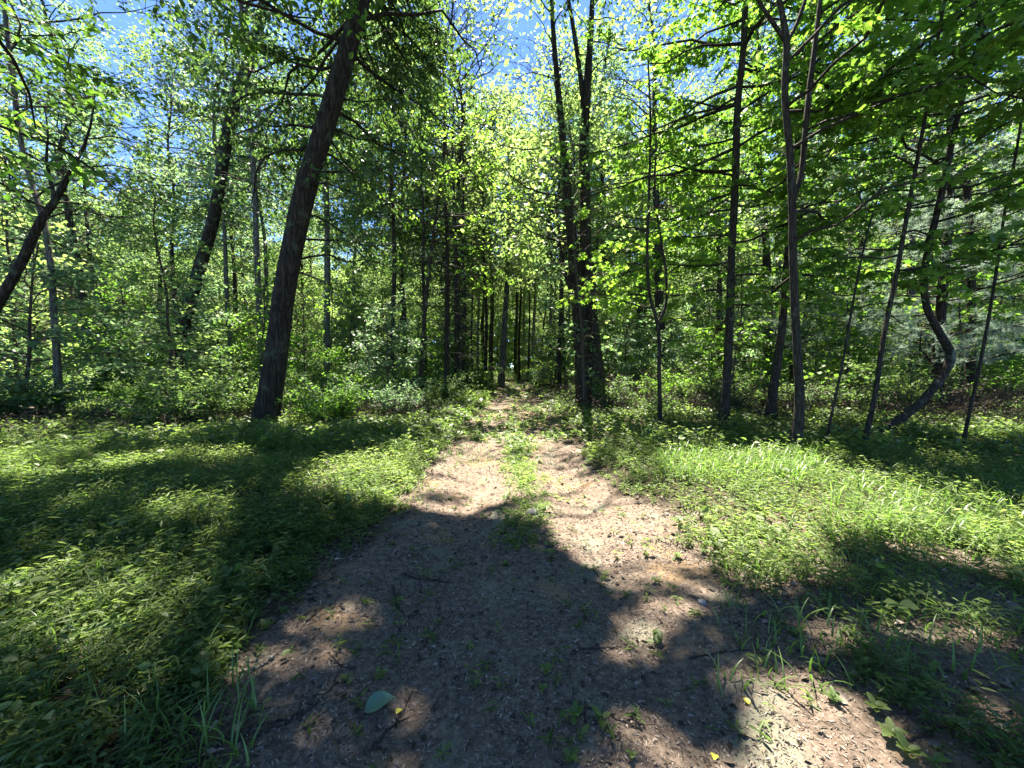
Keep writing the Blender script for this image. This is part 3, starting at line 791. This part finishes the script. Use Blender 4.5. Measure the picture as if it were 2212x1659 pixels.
def scatter(protos, spots, name, cat, tmf, labelf, tname='trunk', cname='crown'):
    shared = {}
    for (x, y, k, s, rz) in spots:
        H, (tmb, cl), bark, lm = protos[k]
        z = float(gz(np.array([x]), np.array([y]))[0]) - .03
        root = empty(name, (x, y, z)); root.rotation_euler = (0, 0, rz); root.scale = (s, s, s)
        lab, grp = labelf(x, y, k)
        tag(root, lab, cat, grp)
        if k not in shared:
            shared[k] = [clone_mb(tmb).mesh(tname, M[bark], True), None]
        link(tname, shared[k][0], root)
        p, D, N, S, T = cl.get()
        c, s_ = math.cos(rz), math.sin(rz)
        Rm = np.array([[c, -s_, 0], [s_, c, 0], [0, 0, 1]])
        w = (p @ Rm.T) * s + [x, y, z]
        keep = ~litp(w)
        if (~keep).mean() > .012:
            keep |= rng.random(len(keep)) < .03
            m_ = MB(); leaves(m_, p[keep], D[keep], N[keep], S[keep], tmf, T[keep])
            link(cname, m_.mesh(cname, M[lm]), root)
        else:
            if shared[k][1] is None:
                m_ = MB(); leaves(m_, p, D, N, S, tmf, T); shared[k][1] = m_.mesh(cname, M[lm])
            link(cname, shared[k][1], root)

def poisson(n, xr, yr, mind, ok, seed):
    r = np.random.default_rng(seed); pts = []
    for _ in range(n * 40):
        y = r.uniform(*yr); x = r.uniform(*xr)
        if abs(x) > 1.42 * y + 3 or not ok(x, y): continue
        d = mind * (1 + y / 60)
        if all((x - a) ** 2 + (y - b) ** 2 > d * d for a, b in pts):
            pts.append((x, y))
            if len(pts) >= n: break
    return pts
def side(x): return 'left of the trail' if x < 0 else 'right of the trail'

FIXED = [(-3.4, 25), (-7.5, 27), (3.8, 28.5), (.4, 43), (-1.9, 34)]
tall_pts = FIXED + poisson(95, (-55, 55), (13, 62), 2.9, lambda x, y: (y > 41 or not (-2.6 < x < 2.6 + (y < 20) * 1.5)) and not (y < 17 and abs(x) < 7), 11)
r_ = np.random.default_rng(5)
spots = [(x, y, int(r_.integers(8)) if i_ > 4 else [8, 8, 8, 8, 8][i_], float(r_.uniform(.82, 1.12)) if i_ > 4 else 1.13, float(r_.uniform(0, 6.28))) for i_, (x, y) in enumerate(tall_pts)]
MARKS = [(-9999, 'beyond the left edge trunk'), (130, 'between the left edge trunk and the rear leaning trunk'), (400, 'between the two leaning trunks'), (620, 'between the thick leaning trunk and the spruces'),
         (900, 'behind the half-dead spruces'), (1030, 'near the end of the trail'), (1230, 'behind the vine-covered multi-trunked tree'), (1350, 'behind the twin-leader sapling'), (1500, 'behind the straight lichened maple'),
         (1640, 'behind the nearest maple'), (1800, 'behind the slanting maple'), (1960, 'behind the curved elbow trunk'), (2110, 'beyond the right edge sapling')]
ORD = ['nearest', 'second nearest', 'third nearest', 'fourth nearest', 'fifth nearest', 'sixth nearest', 'seventh nearest', 'eighth nearest', 'ninth nearest', 'tenth nearest'] + [f'{i}th nearest' for i in range(11, 60)]
def labeller(spots, looks, group):
    """one label per thing: its look, the landmark it stands behind, its rank by distance there"""
    cl = {}
    for i, (x, y, k, s_, rz) in enumerate(spots):
        u = U0 + F0 * x / y
        w = [t for a, t in MARKS if a <= u][-1]
        cl.setdefault((looks[k % len(looks)], w), []).append((y, i))
    out = {}
    for (lk, w), m in cl.items():
        for r_k, (y, i) in enumerate(sorted(m)):
            out[(spots[i][0], spots[i][1])] = f'{lk} {w}, {ORD[r_k]}' if len(m) > 1 else f'{lk} {w}'
    return lambda x, y, k: (out[(x, y)], group)
lab_tall = labeller(spots, ['tall dark tree', 'tall pale tree', 'tall dark tree', 'tall grey tree', 'tall dark tree', 'tall pale tree', 'tall dark tree', 'tall grey tree', 'tall full-crowned tree'], 'tall trees of the background woods')
scatter(TALL, spots, 'forest_tree', 'tree', DIA, lab_tall)

und_pts = poisson(150, (-34, 34), (8.5, 40), 1.5, lambda x, y: not (-2.2 < x < 2.3) and not (y < 12 and x > 0) and not (y < 13 and -4.5 < x < 0), 23)
und_pts += [(3.8, 34), (.9, 44), (-1.6, 41), (2.9, 41), (-4.2, 29)]
spots = [(x, y, int(r_.integers(6)), float(r_.uniform(.75, 1.2)), float(r_.uniform(0, 6.28))) for x, y in und_pts]
lab_und = labeller(spots, ['leafy yellow-green sapling', 'leafy mid-green sapling', 'leafy cool-green sapling'], 'understorey saplings')
scatter(UNDER, spots, 'understorey_sapling', 'sapling', DIA, lab_und)

shr = poisson(190, (-26, 26), (8.0, 30), .95, lambda x, y: not (-2.4 < x < 2.4) and not (x > 0 and y < 10.5) and not (-4.2 < x < 0 and y < 9.5), 37)
shr += [(4.3, 11.2), (6.6, 11.8), (8.6, 11.4), (10.6, 10.6), (12.8, 9.6), (9.8, 12.6), (5.4, 12.9), (-6.8, 10.3), (-4.9, 10.6), (-8.0, 9.9), (-9.6, 9.2), (-11.4, 8.9), (-13, 9.8)]
shr += [(-2.2, 31), (-.9, 36), (.4, 38), (1.6, 37), (2.9, 33), (3.4, 30), (0.9, 41), (-2.6, 34), (2.3, 35.5)]
spots = [(x, y, int(r_.integers(5)), float(r_.uniform(.6, 1.15)), float(r_.uniform(0, 6.28))) for x, y in shr]
lab_shr = labeller(spots, ['low leafy shrub', 'low bluish shrub', 'low leafy shrub', 'low yellowish shrub', 'low leafy shrub'], 'shrubs under the trees')
scatter(SHRUB, spots, 'shrub', 'shrub', OVAL, lab_shr, 'stem', 'foliage')

# far-off mass of woods
mb = MB()
n = 420000
a = rng.uniform(-1.05, 1.05, n); rad = rng.uniform(62, 84, n)
x, y = rad * np.sin(a), rad * np.cos(a)
z = rng.uniform(0, 1, n) ** .9 * (15 + 7 * vnoise(a * 14, rad * .1, 4))
cx, cz = np.floor(a * 60), np.floor(z / 2)
keep = (vnoise(a * 45, z * .6, 19) + .25 * rng.random(n)) > .22
P = np.stack([x, y, z], 1)[keep]; k = len(P)
leaves(mb, P, rng.normal(0, 1, (k, 3)), rng.normal(0, 1, (k, 3)) + [0, -.5, .4], rng.uniform(.3, .6, k), DIA, np.clip(rng.normal(.5, .2, k), 0, 1))
tag(mb.build('far_woods', M['canopy']), 'dense green mass of far-off woods closing the view behind all the trunks', 'woods', kind='stuff')

# ------------------------------------------------------------------ ground cover
def cover_density(x, y):
    d = trail_d(x, y)
    out = np.clip((-d - .02) * 6, 0, 1)
    out *= np.where(x > 0, np.clip(.25 + 1.3 * fbm(x * 1.3, y * 1.3, 71, 2) - .15, .15, 1), 1.)
    nr = np.clip((3.6 - y) / 1.2, 0, 1) * (x > 0)
    out *= 1 - nr * (1 - np.clip(fbm(x * 1.7, y * 1.7, 95, 2) * 2.2 - .75, .04, .75))
    out *= np.where(x > 0, .8, 1) * np.clip(fbm(x * 2.1, y * 2.1, 111, 2) * 3.2 - .55, .18, 1)
    c = (np.interp(y, TY, TL) + np.interp(y, TY, TR)) / 2 + .05
    strip = np.exp(-((x - c) / .2) ** 2) * np.clip((y - 3.1) * 2, 0, 1) * np.clip(1.3 * fbm(x * 2, y * 1.1, 81, 2), 0, 1)
    farpath = (y > 8) * (d > 0) * np.clip(fbm(x * 2.2, y * .8, 91, 2) * 1.6 - .78, 0, 1) * .8
    sparse = (d > 0) * .012
    return np.maximum.reduce([out, strip * np.clip(1.2 - (y - 6) / 6, .3, 1), farpath, sparse])

def plants(n, yr, spread, hgt, lsize, nleaf, tm, mb, mbs, seed, tintc=.5, xlim=None):
    r = np.random.default_rng(seed)
    y = yr[0] + (yr[1] - yr[0]) * r.random(n); x = r.uniform(-1, 1, n) * (1.42 * y + .6)
    if xlim: x = r.uniform(xlim[0], xlim[1], n)
    k = r.random(n) < cover_density(x, y); x, y = x[k], y[k]; n = len(x)
    z = gz(x, y)
    h = hgt * r.uniform(.5, 1.3, n) * (.65 + .9 * fbm(x * .9, y * .9, 17, 2)) * np.clip(.35 + np.clip(-trail_d(x, y), 0, 1) * 1.5, .35, 1)
    az = r.random(n) * 6.28; ln = r.uniform(.2, .9, n)
    top = np.stack([x + h * ln * np.sin(az), y + h * ln * np.cos(az), z + h], 1)
    base = np.stack([x, y, z - .01], 1)
    mid = (base + top) / 2 + np.stack([-.12 * h * np.sin(az), -.12 * h * np.cos(az), .08 * h], 1)
    if mbs is not None: tubes(mbs, np.stack([base, mid, top], 1), np.tile([.0018, .0013, .0008], (n, 1)), 3, .6)
    idx = np.repeat(np.arange(n), nleaf); j = np.tile(np.arange(nleaf), n)
    t = (j + .5 + r.random(len(j)) * .5) / nleaf; t = np.clip(.2 + .8 * t, 0, 1)[:, None]
    p = base[idx] * (1 - t) ** 2 + 2 * mid[idx] * t * (1 - t) + top[idx] * t ** 2
    la = az[idx] + j * 2.6 + r.normal(0, .5, len(j))
    D = np.stack([np.sin(la), np.cos(la), r.normal(.18, .3, len(j))], 1)
    N = norm(np.array([0, 0, 1.]) + r.normal(0, .35, (len(j), 3)))
    S = lsize * r.uniform(.45, 1.4, len(j))
    ti = np.clip(r.normal(tintc, .2, len(j)) + .6 * (fbm(p[:, 0] * 1.1, p[:, 1] * 1.1, 27, 2) - .5), 0, 1)
    leaves(mb, p, D, N, S, tm, ti)

mb = MB()
plants(30000, (.95, 3.4), 1, .12, .045, 7, LANCE, mb, mb, 101, .45)
plants(38000, (3.2, 7.5), 1, .15, .05, 6, LANCE, mb, mb, 102, .5)
plants(45000, (7.3, 14), 1, .20, .10, 4, tmpl_dia(.22), mb, None, 103, .5)
plants(60000, (14, 40), 1, .30, .2, 4, tmpl_dia(.26), mb, None, 104, .5)
plants(9000, (.95, 6), 1, .12, .042, 5, tmpl_oval(.33, .08), mb, mb, 105, .65)
plants(2500, (1.7, 7), 1, .22, .06, 7, tmpl_lance(.10), mb, mb, 107, .75)
plants(700, (1.8, 7), 1, .18, .07, 5, tmpl_oval(.36, .1), mb, mb, 108, .5)
plants(9000, (6, 14), 1, .25, .09, 6, tmpl_oval(.33, .08), mb, None, 106, .55)
tag(mb.build('ground_cover', M['cover']), 'dense low carpet of small narrow-leaved plants on both sides of the trail', 'ground cover', kind='stuff')
print('cover verts', mb.n)

# taller grass blades
def blades(mb, x, y, h, w, r):
    n = len(x); z = gz(x, y); az = r.random(n) * 6.28; K = 6
    t = np.linspace(0, 1, K)[None]
    bend = r.uniform(.25, 1.1, n)[:, None]
    hor = h[:, None] * bend * t ** 1.9; ver = h[:, None] * (t - .38 * bend * t ** 3)
    c = np.stack([x[:, None] + hor * np.sin(az)[:, None], y[:, None] + hor * np.cos(az)[:, None], z[:, None] + ver - .01], -1)
    s = np.stack([np.cos(az), -np.sin(az), 0 * az], -1)[:, None] * (w[:, None] * (1 - t ** 2.2) * .5 + .0004)[..., None]
    V = np.stack([c - s, c + s], 2).reshape(n, -1, 3)
    j = np.arange(K - 1) * 2
    f = np.stack([j, j + 1, j + 3, j + 2], 1)
    F = (np.arange(n)[:, None, None] * 2 * K + f[None]).reshape(-1, 4)
    mb.add(V.reshape(-1, 3), F, np.repeat(np.clip(r.normal(.5, .2, n), 0, 1), 2 * K))
mb = MB(); r = np.random.default_rng(9)
def blade_patch(u0, u1, v0, v1, n, h, w=.009):
    u = r.uniform(u0, u1, n); v = r.uniform(v0, v1, n)
    g_ = np.array([ground(a, b) for a, b in zip(u, v)])
    blades(mb, g_[:, 0], g_[:, 1], r.uniform(.5, 1.2, n) * h, w * r.uniform(.6, 1.3, n), r)
blade_patch(1420, 1780, 983, 1060, 1100, .34, .010)
blade_patch(1780, 2250, 1050, 1200, 800, .32, .011)
blade_patch(640, 930, 1010, 1100, 700, .12, .006)
blade_patch(820, 900, 985, 1010, 60, .32, .01)
blade_patch(860, 1060, 840, 1000, 900, .16, .008)
blade_patch(1090, 1180, 930, 1130, 320, .13, .006)
blade_patch(0, 560, 1150, 1659, 500, .2, .007)
blade_patch(1550, 2212, 1150, 1500, 420, .17, .009)
blade_patch(1110, 1160, 965, 985, 30, .25, .01)
x = r.uniform(-12, 12, 4000); y = r.uniform(4, 22, 4000); k = trail_d(x, y) < -.1; x, y = x[k], y[k]
blades(mb, x, y, r.uniform(.1, .3, len(x)), r.uniform(.005, .012, len(x)), r)
tag(mb.build('grass', M['grass']), 'bright arching grass blades rising above the ground cover along the trail verges', 'grass', kind='stuff')

# leaf litter and wood chips
mb = MB(); r = np.random.default_rng(14)
def litter(n, xr, yr, s0, s1, inside, tm, tc):
    x = r.uniform(*xr, n); y = r.uniform(*yr, n); d = trail_d(x, y)
    k = ((d > -.25) | ((x > 0) & (y < 3.8) & (d > -2.2))) if inside else (d < 0.1)
    k &= r.random(n) < (.25 + 1.1 * fbm(x * 2.6, y * 2.6, 33, 2))
    x, y = x[k], y[k]; n = len(x)
    a = r.random(n) * 6.28
    D = np.stack([np.sin(a), np.cos(a), r.normal(0, .18, n)], 1); N = norm(np.array([0, 0, 1.]) + r.normal(0, .3, (n, 3)))
    # leaves rest on the fine relief of the soil
    zz = gz(x, y) + np.clip((9 - y) / 4, 0, 1) * (.014 * (fbm(x * 14, y * 14, 51, 3) - .5) + .02 * (fbm(x * 5, y * 5, 61, 2) - .5))
    leaves(mb, np.stack([x, y, zz + r.uniform(.001, .006, n)], 1), D, N, r.uniform(s0, s1, n) * r.uniform(.5, 1, n), tm, np.clip(r.normal(tc, .3, n), 0, 1))
litter(95000, (-1.9, 3.6), (.9, 3.4), .009, .034, True, tmpl_oval(.13, .05, .04), .5)
litter(26000, (-1.9, 2.3), (3, 8), .018, .05, True, tmpl_oval(.16, .07, .05), .5)
litter(5200, (-1.9, 3), (.9, 8), .02, .06, True, tmpl_oval(.3, .13, .1), .2)
litter(12000, (-7, 9), (1, 6), .03, .08, False, tmpl_oval(.34, .16, .1), .45)
litter(26000, (-18, 20), (6, 22), .06, .13, False, tmpl_oval(.36, .16, .1), .4)
tag(mb.build('leaf_litter', M['litter']), 'brown dry leaf litter and chips strewn over the trail soil', 'leaf litter', kind='stuff')

# tangled brush on the right and by the big trunk
mb = MB(); mbl = MB()
def brush(cx, cy, rx, ry, n, H, leafy):
    x = cx + rx * r.normal(0, .5, n); y = cy + ry * r.normal(0, .5, n)
    k = (trail_d(x, y) < -.5); x, y = x[k], y[k]; n = len(x)
    st = np.stack([x, y, gz(x, y)], 1); LL = H * r.uniform(.5, 1.3, n)
    q, rr = grow(st, r.random(n) * 6.28, r.uniform(20, 85, n), r.uniform(-40, 30, n), LL, np.full(n, .006), 6, .3, .0015)
    tubes(mb, q, rr, 3)
    q2, r2, l2 = side_shoots(q, LL, .14, .4, .15, flat=.9, rend=.001); tubes(mb, q2, r2, 3)
    kk = r.random(len(l2)) < leafy
    p, D, N, S = leaf_on(q2[kk], l2[kk], .07, .06, .7, .4, .02)
    leaves(mbl, p, D, N, S, OVAL, np.clip(r.normal(.35, .2, len(p)), 0, 1))
brush(7.5, 12.0, 7, 2.4, 900, 1.3, .3)
brush(13.5, 10, 6, 2.5, 650, 1.3, .3)
brush(5, 15, 4, 2, 350, 1.5, .5)
brush(-4.5, 10.5, 3.5, 1.5, 320, .9, .6)
brush(-10, 8, 4, 1.6, 300, .8, .6)
b1 = mb.build('tangled_brush', M['twig']); tag(b1, 'tangle of thin dry stems under the trees on either side of the trail', 'brush', kind='stuff')
b2 = mbl.build('brush_leaves', M['dead'], b1)

# ------------------------------------------------------------------ small things on the ground
def rough_z(x, y):
    x = np.array([x]); y = np.array([y])
    return float((gz(x, y) + np.clip((9 - y) / 4, 0, 1) * (.014 * (fbm(x * 14, y * 14, 51, 3) - .5) + .02 * (fbm(x * 5, y * 5, 61, 2) - .5)))[0])

def stick(pts, r0, label, mat='twig', lift=0., side_=True, cat='stick', group='sticks on the ground', name='fallen_stick'):
    P = []
    for i, q in enumerate(pts):
        g_ = ground(q[0], q[1]); z = rough_z(g_[0], g_[1]) + r0 * .7 + (q[2] if len(q) > 2 else 0)
        P.append((g_[0], g_[1], z))
    P = np.array(P); b = P[0].copy(); P -= b
    Q, R = smooth_path(P, np.linspace(r0, r0 * .45, len(P)), 14)
    m = MB(); Q = Q + rng.normal(0, r0 * .5, Q.shape)
    tubes(m, Q, R, 6, cap=True)
    if side_:
        L = np.sum(np.linalg.norm(np.diff(Q, axis=0), axis=1))
        q2, r2, l2 = side_shoots(Q[None], np.array([L]), max(L / 3, .08), .28, .25, flat=.15, rmul=.012)
        tubes(m, q2, np.minimum(r2, r0 * .5), 4)
    o = m.build(name, M[mat], smooth=True); o.location = tuple(b)
    return tag(o, label, cat, group)
stick([(395,1659),(480,1610),(560,1570),(640,1545),(690,1500)], .010, 'long grey stick curving in from the bottom left edge of the trail')
stick([(560,1590),(650,1550),(720,1480),(740,1440)], .008, 'dark thin stick on bare clay left of the big fallen green leaf')
stick([(660,1345),(680,1325),(700,1310)], .008, 'short crooked stick at the left verge, in the small sun patch')
stick([(870,1230),(900,1235),(950,1240),(975,1250)], .009, 'dark twig lying across the shaded middle of the trail')
stick([(850,1255),(856,1285),(870,1310),(885,1320)], .008, 'small hooked black twig in the shaded soil above the green leaf')
stick([(800,1600),(835,1560),(870,1510),(890,1470)], .007, 'thin straight twig beside the big fallen green leaf')
stick([(1220,1520),(1260,1530),(1330,1555),(1385,1575)], .007, 'pale forked twig lying by the broad-leaved seedling')
stick([(1960,1600),(2000,1590),(2060,1580)], .006, 'small dark twig at the bottom right of the trail')
stick([(1490,1410),(1560,1404),(1640,1405)], .005, 'hair-thin twig in the dark lobed shade right of the trail middle')
stick([(1250,1400),(1310,1392),(1350,1385)], .005, 'thin twig in the shaded centre of the trail')
stick([(590,1420),(560,1440),(520,1460)], .012, 'stout broken stick in the sunny litter at the left verge', 'palewood')
stick([(-60,1082),(30,1062),(90,1045),(150,1040)], .022, 'pale curved dead branch lying in the green cover at the left edge', 'palewood', name='fallen_branch', cat='branch', group='dead branches')
stick([(-60,1172),(30,1165),(110,1158)], .03, 'dark thick dead branch at the left edge below the pale curved one', 'twig', name='fallen_branch', cat='branch', group='dead branches')
stick([(700,1000,.02),(712,1035,.1),(704,1045,.15),(740,1050,.03)], .010, 'bare pale crooked twig sticking out of the bright left grass', 'palewood')
stick([(812,880,.25),(826,895,.1),(838,912,.0),(852,900,.12),(880,892,.1),(905,896,.0)], .05, 'black bent dead branch under the left bushes', 'bark', name='fallen_branch', cat='branch', group='dead branches')
stick([(1235,897,.0),(1255,878,.12),(1275,858,.45),(1283,848,.7)], .05, 'pale broken pole leaning against the foot of the multi-trunked tree', 'palewood', name='fallen_branch', cat='branch', group='dead branches')
stick([(1325,900,.0),(1345,870,.15),(1370,845,.4)], .035, 'pale thin pole leaning right of the multi-trunked tree', 'palewood', name='fallen_branch', cat='branch', group='dead branches')
stick([(1160,838,.1),(1190,835,.2),(1215,832,.3),(1240,828,.15)], .15, 'rotting black log heaped right of the trail near its end', 'bark', name='fallen_log', cat='log', group='logs')
stick([(1165,842,.05),(1195,844,.1),(1230,840,.1)], .13, 'lower dark log under the rotting black one near the trail end', 'bark', name='fallen_log', cat='log', group='logs')

for (pts, r0, lab, mt_) in [
    ([(230,905,.1),(300,892,.25),(380,886,.15)], .05, 'grey dead branch on the woodland floor left of the rear leaning trunk', 'palewood'),
    ([(60,955,.1),(150,935,.2),(210,930,.05)], .06, 'dark fallen limb in the shade at far left, above the pale curved branch', 'bark'),
    ([(640,905,.05),(690,880,.35),(740,872,.5)], .025, 'thin pale dead branch arching right of the thick leaning foot', 'palewood'),
    ([(470,960,.02),(520,905,.35),(600,893,.5),(690,893,.4)], .016, 'long thin bowed stem crossing the foot of the thick leaning trunk', 'palewood'),
    ([(1330,868,.3),(1420,858,.4),(1540,862,.3),(1660,870,.3)], .11, 'long dark fallen trunk lying behind the straight lichened maple', 'bark'),
    ([(1740,905,.15),(1850,885,.35),(1960,878,.3)], .06, 'dark fallen limb in the brush between nearest maple and curved trunk', 'bark'),
    ([(1990,935,.1),(2090,925,.15),(2230,945,.1)], .05, 'brown fallen branch beyond the foot of the thin slanting sapling', 'twig'),
    ([(1730,945,.05),(1770,955,.08),(1800,950,.03)], .012, 'pale twig on the ground right of the nearest maple foot', 'palewood'),
    ([(2170,1080,.1),(2230,1100,.05)], .02, 'pale broken stick end at the right edge above the bright grass', 'palewood'),
    ([(900,868,.1),(935,850,.4),(960,845,.6)], .03, 'bare grey branch propped against the nearest spruce', 'palewood')]:
    stick(pts, r0, lab, mt_, name='fallen_branch', cat='branch', group='dead branches')

def stone(u, v, s, mat, label, fl=.55):
    import bmesh
    g_ = ground(u, v); bm = bmesh.new(); bmesh.ops.create_icosphere(bm, subdivisions=3, radius=1)
    sd_ = rng.random(3) * 10
    for w in bm.verts:
        c = w.co; n_ = float(vnoise(c.x * 1.6 + sd_[0] + c.z, c.y * 1.6 + sd_[1], 3)) - .5; n2 = float(vnoise(c.x * 4 + sd_[2], c.z * 4 + c.y * 2, 6)) - .5
        w.co = c * (1 + .45 * n_ + .12 * n2)
    me = bpy.data.meshes.new('stone'); bm.to_mesh(me); bm.free(); me.materials.append(M[mat])
    for p in me.polygons: p.use_smooth = True
    o = link('stone', me); o.scale = (s, s * .8, s * fl); o.location = (g_[0], g_[1], rough_z(g_[0], g_[1]) + s * fl * .3); o.rotation_euler = (0, 0, rng.random() * 6)
    return tag(o, label, 'stone', 'stones on the trail')
stone(1150, 1112, .075, 'stone', 'blue-grey stone half buried in the grassy middle strip of the trail')
stone(1517, 1302, .026, 'stonew', 'small pale stone at the right verge above the lobed shadow', .9)

# the large fallen leaf
def broad_leaf(mb, p, az, s, w=.36, tilt=0.15, ti=.5, curl=.12):
    n = 9
    t = np.linspace(0, 1, n); ww = w * np.sin(np.pi * np.clip(t, 0, 1) ** .75) ** .8
    V = []
    for i in range(n):
        for k, sx in enumerate((-1, -.5, 0, .5, 1)):
            V.append((sx * ww[i], t[i], tilt * t[i] + curl * abs(sx) * ww[i] * 1.4 - .25 * curl * (2 * t[i] - 1) ** 2 + .01 * math.sin(7 * t[i] + 3 * sx)))
    V = np.array(V) * s
    c, s_ = math.cos(az), math.sin(az)
    V = V @ np.array([[c, -s_, 0], [s_, c, 0], [0, 0, 1]]).T + p
    F = [[i * 5 + k, i * 5 + k + 1, i * 5 + k + 6, i * 5 + k + 5] for i in range(n - 1) for k in range(4)]
    mb.add(V, F, ti)
M['bigleaf'] = leaf_mat('fallen_leaf_green', (.07, .14, .085), (.11, .20, .125), (.16, .26, .17), (1.2, 1.4, 1.0), .2, .5, .5)
g_ = ground(786, 1530); mb = MB()
broad_leaf(mb, np.zeros(3), math.radians(-62), .135, .38, .12, .5, .25)
tubes(mb, np.array([[.115, .06, .017], [.125, .05, .02], [.14, .035, .005]]), np.array([.0018] * 3), 4, .8)
o = mb.build('fallen_leaf', M['bigleaf'], smooth=True); o.location = (g_[0], g_[1], rough_z(g_[0], g_[1]) + .012)
tag(o, 'large fresh blue-green leaf lying curled on the clay at the lower left of the trail', 'leaf')
for (u, v, lab) in [(1545, 1600, 'small yellow leaf on the shaded soil at the bottom right'), (1620, 1510, 'little yellow-green leaf at the edge of the round sun spots'),
                    (865, 1505, 'small lime leaf right of the big fallen blue-green leaf')]:
    g_ = ground(u, v); mb = MB(); broad_leaf(mb, np.zeros(3), rng.random() * 6, .035, .42, .1, .95, .3)
    o = mb.build('fallen_leaf', M['yleaf'] if 'yleaf' in M else M.setdefault('yleaf', leaf_mat('yellow_leaf', (.4, .38, .04), (.5, .46, .06), (.6, .52, .08), (1.1, 1.1, .8), .3)), smooth=True)
    o.location = (g_[0], g_[1], rough_z(g_[0], g_[1]) + .006); tag(o, lab, 'leaf')

# broad-leaved seedlings
def seedling(u, v, s, n, label, w=.3, up=.7):
    g_ = ground(u, v); root = empty('seedling', (g_[0], g_[1], rough_z(g_[0], g_[1])))
    tag(root, label, 'seedling', 'seedlings on the trail')
    st, lf = MB(), MB(); h = s * .8
    tubes(st, np.array([[0, 0, -.01], [.004, .003, h * .5], [.002, 0, h]]), np.array([.003, .0025, .0015]), 5)
    st.build('stem', M['grass'], root)
    for i in range(n):
        az = i * 2.4 + rng.random() * .6; z = h * (.45 + .55 * i / max(n - 1, 1))
        broad_leaf(lf, np.array([0, 0, z]), az, s * rng.uniform(.7, 1.1), w, rng.uniform(.05, up), float(np.clip(rng.normal(.6, .15), 0, 1)), .2)
    lf.build('foliage', M['cover'], root, smooth=True)
for a_ in [(1240, 1560, .075, 6, 'sunlit seedling with four broad oval leaves low on the trail, left one of the pair'),
           (1300, 1568, .08, 4, 'seedling with two upright spoon-shaped leaves, right one of the pair'),
           (1180, 1462, .06, 6, 'small seedling in the shade above the sunlit pair'),
           (1172, 1500, .05, 4, 'tiny round-leaved seedling between the pair and the shade plant'),
           (1232, 1655, .07, 5, 'round-leaved seedling cut by the bottom edge of the photo'),
           (1256, 1605, .06, 3, 'dark oval leaf seedling just below the sunlit pair'),
           (1890, 1545, .08, 8, 'bright trifoliate seedling at the right verge in the sun'),
           (1925, 1600, .08, 8, 'leafy seedling below the bright trifoliate one'),
           (1960, 1640, .085, 8, 'seedling with long pointed leaves near the bottom right corner'),
           (1800, 1522, .06, 6, 'low grey-green rosette on the sunlit litter at lower right'),
           (1860, 1440, .07, 6, 'small upright weed above the trifoliate seedling'),
           (575, 1360, .07, 8, 'rounded weed standing at the left verge beside the sunlit litter'),
           (610, 1330, .06, 8, 'second rounded weed just above the one at the left verge'),
           (1900, 1270, .14, 7, 'big-leaved weed standing above the grass on the right'),
           (2020, 1660, .07, 5, 'single pale round leaf plant at the bottom right edge'),
           (2050, 1590, .08, 8, 'yellowish weed right of the pointed-leaf seedling'),
           (1365, 1640, .05, 4, 'seedling with few leaves on the bottom sun patch'),
           (300, 1620, .10, 8, 'broad-leaved weed in the dense cover near the bottom left corner'),
           (405, 1500, .08, 8, 'pale broad-leaved weed amid the left cover'),
           (1090, 1222, .05, 6, 'little green tuft plant in the shaded trail centre')]:
    seedling(a_[0], a_[1], a_[2] * .66, a_[3], a_[4])
print('objects', len(bpy.data.objects))
